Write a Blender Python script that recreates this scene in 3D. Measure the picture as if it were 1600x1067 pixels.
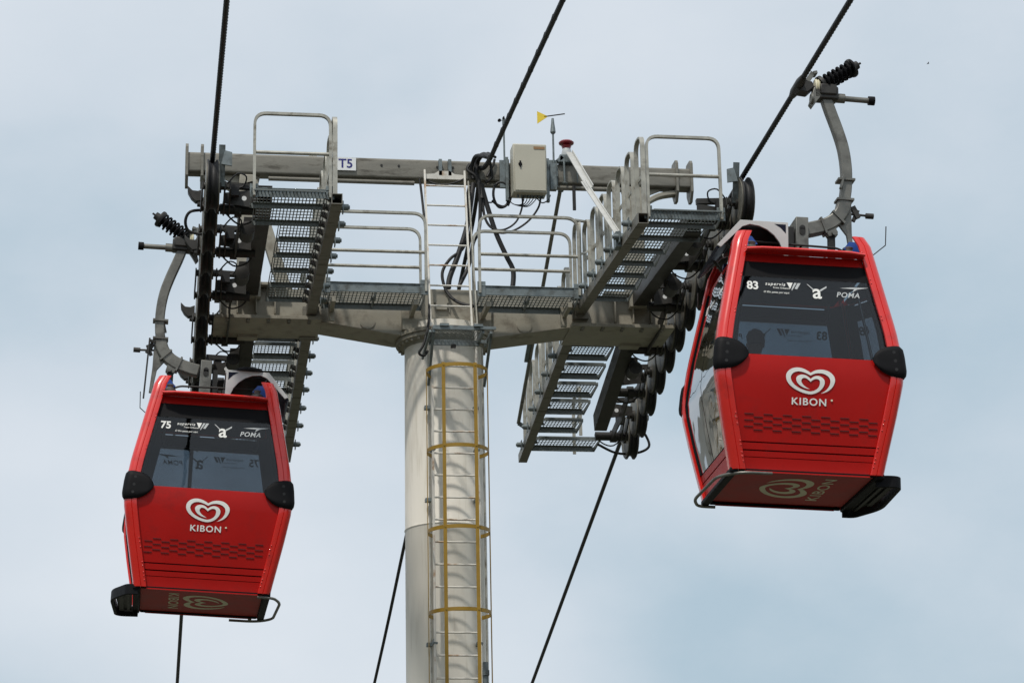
import bpy, bmesh, math, random
from mathutils import Vector, Matrix, geometry
random.seed(5)
PI=math.pi; R=math.radians
S=bpy.context.scene
for o in list(bpy.data.objects): bpy.data.objects.remove(o)
COL=S.collection
# ------------------------------------------------------------------ camera
YAW,PIT,ROL=0.15039,0.29014,-0.01965
CAM=Vector((-3.74161,-30.3727,-9.1796))
F=Vector((math.sin(YAW)*math.cos(PIT),math.cos(YAW)*math.cos(PIT),math.sin(PIT)))
r0=Vector((math.cos(YAW),-math.sin(YAW),0)); u0=r0.cross(F)
rr=math.cos(ROL)*r0+math.sin(ROL)*u0; uu=-math.sin(ROL)*r0+math.cos(ROL)*u0
cd=bpy.data.cameras.new('camera'); cam=bpy.data.objects.new('camera',cd); COL.objects.link(cam)
M=Matrix.Identity(4)
for i in range(3): M[i][0]=rr[i]; M[i][1]=uu[i]; M[i][2]=-F[i]; M[i][3]=CAM[i]
cam.matrix_world=M; cd.sensor_width=36; cd.lens=90; cd.clip_start=.1; cd.clip_end=6000
S.camera=cam
# ------------------------------------------------------------------ light
SUN_EL=R(58); SUN_AZ=R(210)     # azimuth measured clockwise from +Y: the sun stands behind and left of the camera
sd=bpy.data.lights.new('sun','SUN'); sd.energy=2.6; sd.angle=R(3.5); sd.color=(1,.945,.87)
sun=bpy.data.objects.new('sun',sd); COL.objects.link(sun)
sdir=Vector((math.sin(SUN_AZ)*math.cos(SUN_EL),math.cos(SUN_AZ)*math.cos(SUN_EL),math.sin(SUN_EL)))
sun.rotation_euler=sdir.to_track_quat('Z','Y').to_euler(); sun.location=sdir*60
w=bpy.data.worlds.new('World'); S.world=w; w.use_nodes=True
nt=w.node_tree; nt.nodes.clear(); N=nt.nodes; L=nt.links
out=N.new('ShaderNodeOutputWorld'); bg=N.new('ShaderNodeBackground'); bg2=N.new('ShaderNodeBackground')
sky=N.new('ShaderNodeTexSky'); sky.sky_type='NISHITA'; sky.sun_disc=False; sky.sun_elevation=SUN_EL; sky.sun_rotation=SUN_AZ
sky.air_density=1.3; sky.dust_density=2
L.new(sky.outputs[0],bg.inputs[0]); bg.inputs[1].default_value=.1
tc=N.new('ShaderNodeTexCoord'); mp=N.new('ShaderNodeMapping'); mp.inputs['Scale'].default_value=(2.2,2.2,3.6)
mp.inputs['Location'].default_value=(3.1,.7,1.9)
n1=N.new('ShaderNodeTexNoise'); n1.inputs['Scale'].default_value=1.5; n1.inputs['Detail'].default_value=4; n1.inputs['Roughness'].default_value=.42; n1.inputs['Distortion'].default_value=.2
L.new(tc.outputs['Generated'],mp.inputs[0]); L.new(mp.outputs[0],n1.inputs[0])
cr=N.new('ShaderNodeValToRGB'); cr.color_ramp.elements[0].position=.36; cr.color_ramp.elements[0].color=(.47,.60,.70,1)
cr.color_ramp.elements[1].position=.66; cr.color_ramp.elements[1].color=(.78,.835,.90,1)
e=cr.color_ramp.elements.new(.5); e.color=(.66,.74,.82,1)
sx_=N.new('ShaderNodeSeparateXYZ'); L.new(tc.outputs['Generated'],sx_.inputs[0])
g1=N.new('ShaderNodeMath'); g1.operation='MULTIPLY_ADD'; g1.inputs[1].default_value=.62; g1.inputs[2].default_value=-.155; g1.use_clamp=False; L.new(sx_.outputs['Z'],g1.inputs[0])
g3=N.new('ShaderNodeClamp'); g3.inputs['Min'].default_value=-.06; g3.inputs['Max'].default_value=.10; L.new(g1.outputs[0],g3.inputs[0])
n2=N.new('ShaderNodeTexNoise'); n2.inputs['Scale'].default_value=9; n2.inputs['Detail'].default_value=8; n2.inputs['Roughness'].default_value=.6; L.new(mp.outputs[0],n2.inputs[0])
g4=N.new('ShaderNodeMath'); g4.operation='MULTIPLY_ADD'; g4.inputs[1].default_value=.10; g4.inputs[2].default_value=-.05; L.new(n2.outputs[0],g4.inputs[0])
g5=N.new('ShaderNodeMath'); g5.operation='ADD'; L.new(g3.outputs[0],g5.inputs[0]); L.new(g4.outputs[0],g5.inputs[1])
g2=N.new('ShaderNodeMath'); g2.operation='ADD'; L.new(n1.outputs[0],g2.inputs[0]); L.new(g5.outputs[0],g2.inputs[1])
L.new(g2.outputs[0],cr.inputs[0]); L.new(cr.outputs[0],bg2.inputs[0]); bg2.inputs[1].default_value=.965
mx=N.new('ShaderNodeMixShader'); mx.inputs[0].default_value=.93
L.new(bg.outputs[0],mx.inputs[1]); L.new(bg2.outputs[0],mx.inputs[2]); L.new(mx.outputs[0],out.inputs[0])
S.view_settings.view_transform='Standard'; S.view_settings.look='None'; S.view_settings.exposure=0; S.view_settings.gamma=1
S.cycles.max_bounces=8; S.cycles.transparent_max_bounces=12
# ------------------------------------------------------------------ materials
def mat(name,col,rough=.5,metal=0,var=.12,scale=6,coat=0,bump=0,dark=None,dscale=3,dpos=.62,spec=.5,stretch=None):
    m=bpy.data.materials.new(name); m.use_nodes=True; t=m.node_tree; n=t.nodes; l=t.links
    b=n['Principled BSDF']; b.inputs['Roughness'].default_value=rough; b.inputs['Metallic'].default_value=metal
    b.inputs['Coat Weight'].default_value=coat; b.inputs['Coat Roughness'].default_value=.06; b.inputs['Specular IOR Level'].default_value=spec
    c=n.new('ShaderNodeTexCoord'); z=n.new('ShaderNodeTexNoise'); z.inputs['Scale'].default_value=scale; z.inputs['Detail'].default_value=6
    src=c.outputs['Object']
    if stretch:
        mm=n.new('ShaderNodeMapping'); mm.inputs['Scale'].default_value=stretch; l.new(src,mm.inputs[0]); src=mm.outputs[0]
    l.new(src,z.inputs[0])
    q=n.new('ShaderNodeValToRGB'); q.color_ramp.elements[0].position=.3; q.color_ramp.elements[1].position=.72
    q.color_ramp.elements[0].color=(*[x*(1-var) for x in col],1); q.color_ramp.elements[1].color=(*[min(1,x*(1+var)) for x in col],1)
    l.new(z.outputs[0],q.inputs[0]); last=q.outputs[0]
    if dark:
        z2=n.new('ShaderNodeTexNoise'); z2.inputs['Scale'].default_value=dscale; z2.inputs['Detail'].default_value=9; z2.inputs['Roughness'].default_value=.65
        l.new(src,z2.inputs[0])
        q2=n.new('ShaderNodeValToRGB'); q2.color_ramp.elements[0].position=dpos-.06; q2.color_ramp.elements[0].color=(0,0,0,1); q2.color_ramp.elements[1].position=dpos+.1
        l.new(z2.outputs[0],q2.inputs[0]); mi=n.new('ShaderNodeMix'); mi.data_type='RGBA'; l.new(q2.outputs[0],mi.inputs[0]); l.new(last,mi.inputs[6]); mi.inputs[7].default_value=(*dark,1)
        last=mi.outputs[2]
    l.new(last,b.inputs['Base Color'])
    rm=n.new('ShaderNodeMapRange'); rm.inputs[3].default_value=max(.03,rough-.1); rm.inputs[4].default_value=min(1,rough+.12); l.new(z.outputs[0],rm.inputs[0]); l.new(rm.outputs[0],b.inputs['Roughness'])
    if bump:
        bp=n.new('ShaderNodeBump'); bp.inputs['Strength'].default_value=bump; bp.inputs['Distance'].default_value=.01; l.new(z.outputs[0],bp.inputs['Height']); l.new(bp.outputs[0],b.inputs['Normal'])
    return m
def glass(name,tint,rough=.02,extra=0):
    m=bpy.data.materials.new(name); m.use_nodes=True; t=m.node_tree; n=t.nodes; l=t.links; n.clear()
    o=n.new('ShaderNodeOutputMaterial'); mixs=n.new('ShaderNodeMixShader'); tr=n.new('ShaderNodeBsdfTransparent'); gl=n.new('ShaderNodeBsdfGlossy'); fr=n.new('ShaderNodeFresnel')
    gl.inputs['Roughness'].default_value=rough; fr.inputs[0].default_value=1.5
    c=n.new('ShaderNodeTexCoord'); z=n.new('ShaderNodeTexNoise'); z.inputs['Scale'].default_value=1.6; z.inputs['Detail'].default_value=2; l.new(c.outputs['Object'],z.inputs[0])
    q=n.new('ShaderNodeValToRGB'); q.color_ramp.elements[0].color=(*[x*.9 for x in tint],1); q.color_ramp.elements[1].color=(*[x*1.1 for x in tint],1); l.new(z.outputs[0],q.inputs[0]); l.new(q.outputs[0],tr.inputs[0])
    bp=n.new('ShaderNodeBump'); bp.inputs['Strength'].default_value=.25; bp.inputs['Distance'].default_value=.02; l.new(z.outputs[0],bp.inputs['Height']); l.new(bp.outputs[0],gl.inputs['Normal'])
    ad=n.new('ShaderNodeMath'); ad.operation='ADD'; ad.use_clamp=True; ad.inputs[1].default_value=extra; l.new(fr.outputs[0],ad.inputs[0]); l.new(ad.outputs[0],mixs.inputs[0]); l.new(tr.outputs[0],mixs.inputs[1]); l.new(gl.outputs[0],mixs.inputs[2]); l.new(mixs.outputs[0],o.inputs[0])
    return m
MT=dict(
 cream=mat('shaded_weathered_cream_paint',(.29,.272,.22),.55,0,.14,3,dark=(.17,.15,.115),dscale=3.2,dpos=.57,bump=.05),  # arm's shade baked into a darker copy of the mast cream; patches are weathering
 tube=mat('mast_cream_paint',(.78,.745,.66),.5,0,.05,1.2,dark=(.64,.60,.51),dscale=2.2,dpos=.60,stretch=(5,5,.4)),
 beam=mat('galvanised_beam',(.20,.19,.16),.5,.3,.22,5,dark=(.085,.078,.062),dscale=5,dpos=.56,stretch=(.5,2,2)),
 rail=mat('galvanised_rail',(.38,.37,.32),.42,.4,.2,8,dark=(.19,.17,.13),dscale=7,dpos=.57),
 galv=mat('galvanised_sheet',(.17,.20,.205),.5,.4,.14,12,dark=(.09,.10,.095),dscale=9,dpos=.55),
 tread=mat('galvanised_grating',(.17,.19,.185),.5,.4,.14,20),
 dark=mat('dark_steel',(.022,.021,.019),.5,.3,.2,8),
 train=mat('oily_grey_steel',(.038,.036,.032),.5,.3,.2,8,dark=(.014,.013,.012),dscale=5,dpos=.58),
 rubber=mat('black_rubber',(.006,.006,.0065),.6,0,.2,14),
 rim=mat('worn_sheave_flange',(.17,.16,.13),.5,.3,.2,20,dark=(.04,.035,.03),dscale=7,dpos=.55),
 rope=mat('greasy_wire_rope',(.028,.03,.033),.45,.5,.3,40),
 red=mat('red_gelcoat',(.66,.013,.007),.28,0,.05,2,coat=.7,dark=(.46,.012,.008),dscale=5,dpos=.62,bump=.04),
 red2=mat('red_panel',(.41,.006,.004),.42,0,.07,2,coat=.06,spec=.2,dark=(.34,.008,.006),dscale=4,dpos=.60),
 under=mat('dirty_red_floor_pan',(.34,.02,.018),.6,0,.15,3),
 white=mat('white_vinyl',(.82,.82,.78),.5,0,.03,10),
 cream_vinyl=mat('cream_vinyl',(.62,.58,.42),.55,0,.08,10),
 silver=mat('silver_vinyl',(.5,.52,.52),.4,0,.05,10),
 navy=mat('navy_lettering',(.012,.015,.16),.5,0,.05,10),
 black=mat('black_plastic',(.005,.005,.006),.6,0,.15,14,spec=.15),
 inside=mat('cabin_lining',(.010,.011,.014),.6,0,.1,8),
 yellow=mat('yellow_ochre_paint',(.29,.17,.01),.5,0,.12,8,dark=(.25,.15,.02),dscale=8,dpos=.66),
 ladder=mat('rusty_white_ladder',(.62,.60,.54),.5,.1,.08,8,dark=(.32,.17,.06),dscale=5,dpos=.60),
 box=mat('beige_enclosure',(.44,.42,.34),.45,0,.04,3),
 hanger=mat('cast_hanger_steel',(.17,.168,.15),.45,.45,.2,7,dark=(.1,.095,.085),dscale=6,dpos=.56),
 roofwhite=mat('roof_hood_white',(.50,.51,.50),.45,0,.06,6),
 solar=mat('solar_panel',(.006,.008,.022),.5,0,.2,30,spec=.15),
 blue=mat('blue_plastic',(.015,.07,.32),.4,0,.1,9),
 signw=mat('sign_white',(.72,.74,.74),.5,0,.03,9),
 vane=mat('yellow_vane',(.75,.55,.04),.5,0,.05,9),
 lamp=mat('red_lens',(.22,.012,.02),.3,0,.1,9,coat=.4),
 strut=mat('whitened_strut',(.48,.48,.45),.5,.1,.08,7),
 slot=mat('dark_slot',(.055,.004,.005),.8,0,.1,9),
 ground=mat('dusty_ground',(.09,.085,.065),.9,0,.35,.05,dark=(.04,.05,.02),dscale=.03,dpos=.5),
 skin=mat('skin',(.30,.16,.10),.5), hair=mat('dark_hair',(.015,.012,.01),.5), cloth=mat('dark_shirt',(.03,.035,.05),.8), jean=mat('jeans',(.03,.05,.1),.8),
 rust_label=mat('brown_label',(.28,.16,.07),.5),
 bird=mat('dark_feathers',(.03,.03,.03),.7),
 glass=glass('tinted_window',(.50,.545,.58)), side=glass('smoked_side_window',(.22,.24,.25),.02,.38),
)
# ------------------------------------------------------------------ helpers
def tag(o,label=None,cat=None,group=None,kind=None):
    if label: o['label']=label
    if cat: o['category']=cat
    if group: o['group']=group
    if kind: o['kind']=kind
    return o
def empty(name,loc=(0,0,0),label=None,cat=None,group=None):
    o=bpy.data.objects.new(name,None); COL.objects.link(o); o.location=loc; o.empty_display_size=.2
    return tag(o,label,cat,group)
V=Vector
class MB:
    def __init__(s): s.v=[]; s.f=[]
    def add(s,vs,fs):
        b=len(s.v); s.v+= [tuple(p) for p in vs]; s.f+=[tuple(b+i for i in f) for f in fs]; return s
    def box(s,x0,x1,y0,y1,z0,z1):
        s.add([(x,y,z) for x in (x0,x1) for y in (y0,y1) for z in (z0,z1)],[(0,1,3,2),(4,6,7,5),(0,4,5,1),(2,3,7,6),(0,2,6,4),(1,5,7,3)]); return s
    def bar(s,p0,p1,w,h,up=(0,0,1),hollow=0):
        p0=V(p0);p1=V(p1);d=(p1-p0).normalized(); sx=d.cross(V(up)); 
        if sx.length<1e-4: sx=d.cross(V((0,1,0)))
        sx.normalize(); uz=sx.cross(d).normalized()
        q=[sx*a*w/2+uz*b*h/2 for a,b in ((-1,-1),(1,-1),(1,1),(-1,1))]
        if not hollow:
            s.add([p0+i for i in q]+[p1+i for i in q],[(3,2,1,0),(4,5,6,7)]+[(i,(i+1)%4,4+(i+1)%4,4+i) for i in range(4)])
        else:
            t=hollow; q2=[sx*a*(w/2-t)+uz*b*(h/2-t) for a,b in ((-1,-1),(1,-1),(1,1),(-1,1))]
            s.add([p0+i for i in q]+[p1+i for i in q]+[p0+i for i in q2]+[p1+i for i in q2],
              [f for i in range(4) for j in [(i+1)%4] for f in ((i,j,4+j,4+i),(8+j,8+i,12+i,12+j),(j,i,8+i,8+j),(4+i,4+j,12+j,12+i))])
        return s
    def tube(s,path,r,n=8,closed=False,flat=1.0,up=None):
        P=[V(p) for p in path]; m=len(P); rs=r if isinstance(r,(list,tuple)) else [r]*m
        T=[]
        for i in range(m):
            a=P[(i-1)%m] if (closed or i>0) else P[i]; b=P[(i+1)%m] if (closed or i<m-1) else P[i]
            T.append((b-a).normalized())
        u=V(up) if up else (V((0,0,1)) if abs(T[0].z)<.9 else V((0,1,0)))
        x=T[0].cross(u).normalized(); vs=[]
        for i in range(m):
            if up: x=T[i].cross(V(up)); x.normalize()
            else:
                x=(x-T[i]*x.dot(T[i])).normalized()
            y=x.cross(T[i]).normalized()
            for k in range(n):
                a=2*PI*k/n; vs.append(P[i]+x*math.cos(a)*rs[i]+y*math.sin(a)*rs[i]*flat)
        fs=[]
        for i in range(m if closed else m-1):
            j=(i+1)%m
            for k in range(n): fs.append((i*n+k,i*n+(k+1)%n,j*n+(k+1)%n,j*n+k))
        if not closed: fs+=[tuple(range(n))[::-1],tuple((m-1)*n+k for k in range(n))]
        return s.add(vs,fs)
    def strap(s,path,w,t,wdir,closed=False):   # flat bar swept along a path: width w along wdir, thickness t
        P=[V(p) for p in path]; m=len(P); vs=[]; W=V(wdir).normalized()
        for i in range(m):
            a=P[(i-1)%m] if (closed or i>0) else P[i]; b=P[(i+1)%m] if (closed or i<m-1) else P[i]
            T=(b-a).normalized(); nn=T.cross(W).normalized()
            for q in ((-1,-1),(1,-1),(1,1),(-1,1)): vs.append(P[i]+W*q[0]*w/2+nn*q[1]*t/2)
        fs=[]
        for i in range(m if closed else m-1):
            j=(i+1)%m
            for k in range(4): fs.append((i*4+k,i*4+(k+1)%4,j*4+(k+1)%4,j*4+k))
        if not closed: fs+=[(3,2,1,0),tuple((m-1)*4+k for k in range(4))]
        return s.add(vs,fs)
    def cyl(s,p0,p1,r0,r1=None,n=16): return s.tube([p0,p1],[r0,r0 if r1 is None else r1],n)
    def lathe(s,c,axis,prof,n=28):            # prof: list (r, t) along axis
        A=V(axis).normalized(); x=A.cross(V((0,0,1)) if abs(A.z)<.9 else V((0,1,0))).normalized(); y=A.cross(x); vs=[]
        for r,t in prof:
            for k in range(n):
                a=2*PI*k/n; vs.append(V(c)+A*t+x*r*math.cos(a)+y*r*math.sin(a))
        m=len(prof); fs=[(i*n+k,i*n+(k+1)%n,(i+1)*n+(k+1)%n,(i+1)*n+k) for i in range(m-1) for k in range(n)]
        fs+=[tuple(range(n))[::-1],tuple((m-1)*n+k for k in range(n))]
        return s.add(vs,fs)
    def prism(s,pts,fn,t0,t1):                # 2-D outline, fn(u,v,t)->xyz
        m=len(pts); tri=geometry.tessellate_polygon([[V((p[0],p[1],0)) for p in pts]])
        vs=[fn(p[0],p[1],t0) for p in pts]+[fn(p[0],p[1],t1) for p in pts]
        fs=[tuple(t) for t in tri]+[tuple(m+i for i in t)[::-1] for t in tri]+[(i,(i+1)%m,m+(i+1)%m,m+i) for i in range(m)]
        return s.add(vs,fs)
    def sheet(s,pts,fn):
        tri=geometry.tessellate_polygon([[V((p[0],p[1],0)) for p in pts]])
        return s.add([fn(p[0],p[1]) for p in pts],[tuple(t) for t in tri])
    def build(s,name,m,parent=None,smooth=35,bevel=0,label=None,mw=None):
        me=bpy.data.meshes.new(name); me.from_pydata(s.v,[],s.f)
        bm=bmesh.new(); bm.from_mesh(me); bmesh.ops.recalc_face_normals(bm,faces=bm.faces); bm.to_mesh(me); bm.free()
        me.materials.append(MT[m])
        for p in me.polygons: p.use_smooth=True
        me.set_sharp_from_angle(angle=R(smooth))
        o=bpy.data.objects.new(name,me); COL.objects.link(o)
        if parent: o.parent=parent
        if bevel:
            b=o.modifiers.new('bevel','BEVEL'); b.width=bevel; b.segments=2; b.limit_method='ANGLE'; b.angle_limit=R(40)
        if label: o['label']=label
        return o
def fillet(pts,r,n=6,closed=False):
    P=[V(p) for p in pts]; o=[]; m=len(P)
    for i in range(m):
        if not closed and i in (0,m-1): o.append(P[i]); continue
        a,b,c=P[i-1],P[i],P[(i+1)%m]; da=(a-b); dc=(c-b); q=min(r,da.length*.49,dc.length*.49)
        s=b+da.normalized()*q; e=b+dc.normalized()*q
        for k in range(n+1):
            t=k/n; o.append(s*(1-t)**2+b*2*t*(1-t)+e*t*t)
    return o
def smoothp(pts,n=6):
    P=[V(p) for p in pts]; o=[]
    for i in range(len(P)-1):
        p0=P[max(i-1,0)];p1=P[i];p2=P[i+1];p3=P[min(i+2,len(P)-1)]
        for k in range(n):
            t=k/n; o.append(.5*((2*p1)+(p2-p0)*t+(2*p0-5*p1+4*p2-p3)*t*t+(3*p1-p0-3*p2+p3)*t**3))
    o.append(P[-1]); return o
def textmesh(body,size,bold=0,shear=0,spacing=1):
    c=bpy.data.curves.new('t','FONT'); c.body=body; c.size=size; c.align_x='CENTER'; c.align_y='CENTER'; c.offset=bold*size; c.shear=shear; c.space_character=spacing; c.resolution_u=5
    o=bpy.data.objects.new('t',c); COL.objects.link(o); dg=bpy.context.evaluated_depsgraph_get(); me=bpy.data.meshes.new_from_object(o.evaluated_get(dg))
    v=[tuple(x.co) for x in me.vertices]; f=[tuple(p.vertices) for p in me.polygons]
    bpy.data.objects.remove(o); bpy.data.meshes.remove(me); return v,f
# ------------------------------------------------------------------ ground
GZ=-19.0
g=MB(); n=24
for i in range(n+1):
    for j in range(n+1): g.v.append(((i/n-.5)*5200,(j/n-.5)*5200,GZ))
g.f=[(i*(n+1)+j,(i+1)*(n+1)+j,(i+1)*(n+1)+j+1,i*(n+1)+j+1) for i in range(n) for j in range(n)]
tag(g.build('ground','ground'),'dusty open ground far below the cableway','ground',kind='structure')
# ------------------------------------------------------------------ support tower
T=empty('support_tower',(0,0,GZ),'cream tubular cable car tower with a T shaped head and long upper beam','tower')
def tp(mb,name,m,**k):
    o=mb.build(name,m,T,**k); o.matrix_parent_inverse=Matrix.Translation((0,0,-GZ)); return o
def kid(o,parent):
    o.parent=parent; return o
mb=MB(); mb.lathe((0,0,0),(0,0,1),[(.56,GZ),(.50,-6.02),(.503,-6.0),(.503,-5.98),(.50,-5.96),(.498,-2.46),(.502,-2.45),(.502,-2.43),(.498,-2.42),(.49,-.1),(.49,.12)],64); mb.v=[(x,y,z) for x,y,z in mb.v]
tp(mb,'mast','tube',smooth=50)
mb=MB()
for z in (-2.44,-5.99,-9.5): mb.lathe((0,0,z),(0,0,1),[(.499,-.012),(.507,-.005),(.507,.005),(.499,.012)],64)
tp(mb,'weld_seam','tube')
mb=MB(); mb.lathe((0,0,0),(0,0,1),[(.49,-.16),(.50,-.12),(.60,-.10),(.60,-.055),(.50,-.05)],64); mb.lathe((0,0,0),(0,0,1),[(.62,-.05),(.62,0.0),(.52,.004)],64)
for k in range(36):
    a=2*PI*k/36; c=V(((.565)*math.cos(a),.565*math.sin(a),0)); mb.cyl(c+V((0,0,-.135)),c+V((0,0,-.1)),.02,n=6)
tp(mb,'flange_ring','cream',smooth=40)
# cross arm: tapered box with bottom kink
pts=[(-2.78,.52),(2.78,.52),(2.78,.17),(1.55,.10),(.62,-.045),(-.62,-.045),(-1.55,.10),(-2.78,.17)]
mb=MB(); mb.prism(pts,lambda u,v,t:(u,t,v),-.27,.27)
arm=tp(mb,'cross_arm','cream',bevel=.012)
mb=MB()
for s in (-1,1):
    for q in (-1,1):
        mb.lathe((s*.98,q*.272,.12),(0,1,0),[(.075,-.012),(.095,-.012),(.095,.012),(.075,.012)],20)
tp(mb,'lifting_hole_ring','cream')
mb=MB()
for s in (-1,1):
    for q in (-1,1): mb.lathe((s*.98,q*.275,.12),(0,1,0),[(.078,-.004),(.078,.004)],20)
tp(mb,'lifting_hole','slot')
mb=MB()   # pads and stiffener ribs at the arm ends
for s in (-1,1):
    for x in (2.12,2.35,2.58,2.77):
        mb.box(s*x-.008,s*x+.008,-.37,-.272,.165,.50); mb.box(s*x-.008,s*x+.008,.272,.37,.165,.50)
    a,b=sorted((s*1.55,s*2.86)); mb.box(a,b,-.42,.42,.085,.13)
    a,b=sorted((s*1.98,s*2.84)); mb.box(a,b,-.40,.40,.523,.56)
tp(mb,'end_stiffener','cream',bevel=.004)
mb=MB()
for s in (-1,1):
    for k in range(5):
        for y in (-.38,-.3): mb.cyl((s*(1.7+.25*k),y,.06),(s*(1.7+.25*k),y,.084),.022,n=6)
mb.box(-.13,.04,-.36,-.272,.29,.33); mb.box(-.13,-.115,-.36,-.272,.24,.29); mb.box(.025,.04,-.36,-.272,.24,.29)
tp(mb,'bolt_row','beam')
# gusset shell round the mast top
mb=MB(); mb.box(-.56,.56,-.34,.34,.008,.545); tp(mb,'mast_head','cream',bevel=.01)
mb=MB(); mb.box(-.16,.02,-.36,-.342,.36,.43); mb.prism([(-.14,.36),(.0,.36),(.0,.27),(-.14,.27)],lambda u,v,t:(u,-.36-t*.2,v),0,.12); tp(mb,'cable_entry','cream')
# lifting beam
mb=MB(); sec=fillet([(-.11,2.08,0),(.11,2.08,0),(.11,2.34,0),(-.11,2.34,0)],.03,4,True)
n=len(sec); xs=[-3.22,3.22]
mb.add([(x,p.x,p.y) for x in xs for p in sec],[tuple(range(n))[::-1],tuple(range(n,2*n))]+[(i,(i+1)%n,n+(i+1)%n,n+i) for i in range(n)])
tp(mb,'lifting_beam','beam')
for s in (-1,1):
    for x in (3.03,3.22):
        mb=MB(); pr=[(-.14,2.40),(-.10,2.45),(.10,2.45),(.14,2.40),(.14,2.02),(.05,1.90),(-.05,1.90),(-.14,2.02)]
        mb.prism(pr,lambda u,v,t:(s*x+t,u,v),-.018,.018); tp(mb,'beam_flange','beam',bevel=.004)
for s in (-1,1):
    mb=MB(); pr=[(-.12,.56),(.12,.56),(.12,1.72),(.10,2.07),(-.10,2.07),(-.12,1.72)]
    mb.prism(pr,lambda u,v,t:(s*2.46+u,t,v),-.10,.10)
    pr=[(.08,1.75),(.2,1.98),(.42,2.075),(-.16,2.075),(-.12,1.9)]
    mb.prism([(s*a,b) for a,b in pr],lambda u,v,t:(s*2.46+u,t,v),-.012,.012)
    # box bracket towards the beam end
    bp=[V((2.52,0,1.66)),V((2.62,0,1.86)),V((2.8,0,1.98)),V((3.05,0,2.03))]
    mb.strap([(s*p.x,p.y,p.z) for p in smoothp(bp,4)],.13,.06,(0,1,0))
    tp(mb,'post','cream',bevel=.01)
mb=MB(); mb.bar((-2.42,-.05,1.98),(-1.98,-.05,.56),.16,.10,(0,1,0)); tp(mb,'brace','cream',bevel=.008)
mb=MB(); mb.cyl((-2.2,-.06,2.035),(-.36,-.06,2.035),.03); mb.cyl((.42,-.06,2.035),(2.4,-.06,2.035),.032); mb.cyl((1.36,-.06,2.03),(1.46,-.06,2.03),.045); tp(mb,'conduit','beam')
mb=MB()
for x,z in ((-.78,2.24),(-.56,2.24),(-.07,2.24),(.13,2.24),(-.02,2.24),(.08,2.24)): mb.cyl((x,-.118,z),(x,-.11,z),.016,n=10)
tp(mb,'bolt_hole','dark')
mb=MB(); mb.cyl((-.25,-.47,-.2),(-.25,-.55,GZ),.012,n=6); mb.cyl((.335,-.42,-.2),(.335,-.48,GZ),.010,n=6); mb.cyl((.44,-.30,-.2),(.44,-.36,GZ),.012,n=6); tp(mb,'cable_duct','rail')
mb=MB()
for z in (-1.05,-2.2,-3.95,-5.2): mb.box(-.31,-.24,-.56,-.46,z,z+.04); mb.box(.29,.36,-.5,-.4,z+.02,z+.05)
mb.box(.37,.43,-.46,-.4,-4.7,-4.12); mb.box(.36,.44,-.48,-.4,-4.28,-4.22); tp(mb,'cable_clip','galv')
mb=MB(); mb.box(1.66,1.70,-.13,-.1,1.72,2.05); mb.cyl((1.68,-.135,1.76),(1.68,-.13,1.76),.01,n=6); tp(mb,'hanging_tab','dark')
# sign
Sg=empty('number_sign',(-1.235,-.13,2.235),'white T5 plate in blue letters on the front of the upper beam','sign')
mb=MB(); mb.box(-.13,.13,-.006,.006,-.085,.085); mb.build('plate','signw',Sg)
v,f=textmesh('T5',.165,.022); mb=MB(); mb.add([(x*1.0,-.008-z,y) for x,y,z in v],f); mb.build('lettering','navy',Sg)
# ------------------------------------------------------------------ walkways
def grating(mb,x0,x1,y0,y1,z,px=.047,py=.095,b=.011,h=.006):
    nx=max(1,round((x1-x0)/px)); ny=max(1,round((y1-y0)/py))
    for i in range(nx+1):
        x=x0+(x1-x0)*i/nx; mb.box(x-b/2,x+b/2,y0,y1,z,z+h)
    for j in range(ny+1):
        y=y0+(y1-y0)*j/ny; q=b*1.4
        for i in range(nx):
            xa=x0+(x1-x0)*i/nx+b/2; xb=x0+(x1-x0)*(i+1)/nx-b/2; mb.box(xa,xb,max(y0,y-q/2),min(y1,y+q/2),z,z+h)
def tread(mb,xa,xb,y0,y1,z,lip=.065,nl=.065,px=.047):
    """z = underside of the grating"""
    grating(mb,xa+.03,xb-.03,y0+.03,y1-.03,z,px=px)
    for y,s in ((y0,1),(y1,-1)):
        ya,yb=sorted((y,y+s*.03)); mb.box(xa+.03,xb-.03,ya,yb,z-.002,z+.0075); mb.box(xa,xb,ya if s>0 else yb-.004,ya+.004 if s>0 else yb,z-(nl if s>0 else lip),z-.003)
        for k in range(int((xb-xa)/.03) if s<0 else 0):      # rolled nosing serrations
            x=xa+.015+.03*k; yy=ya-.0 if s>0 else yb
            mb.bar((x-.008,yy-s*.004,z-lip+.006),(x+.008,yy-s*.004,z-.012),.006,.006)
    for x in (xa,xb-.008): mb.prism([(y0+.004,z-nl),(y1-.004,z-lip),(y1-.004,z),(y0+.004,z)],lambda u,v,t:(t,u,v),x,x+.008)
    for x in (xa+.03,): pass
def hoop(mb,p0,p1,h,r=.12,w=.046,t=.02,along=None,lean=(0,0,0)):
    """flat-bar guard hoop standing on p0 and p1"""
    p0=V(p0);p1=V(p1);H=V((0,0,h))+V(lean); d=(p1-p0); wd=d.cross(V((0,0,1))).normalized()
    path=fillet([p0,p0+H,p1+H,p1],r,6); mb.strap(path,w,t,wd)
def clamp(mb,x,y,z,s):
    mb.cyl((x-s*.075,y,z),(x+s*.02,y,z),.036,n=12); mb.cyl((x-s*.09,y,z),(x-s*.07,y,z),.022,n=6); mb.box(min(x-s*.02,x-s*.008),max(x-s*.02,x-s*.008),y-.045,y+.045,z-.07,z+.06)
near_y=[-3.94+.56*k for k in range(7)]; far_y=[.8+.6*k for k in range(7)]
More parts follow.
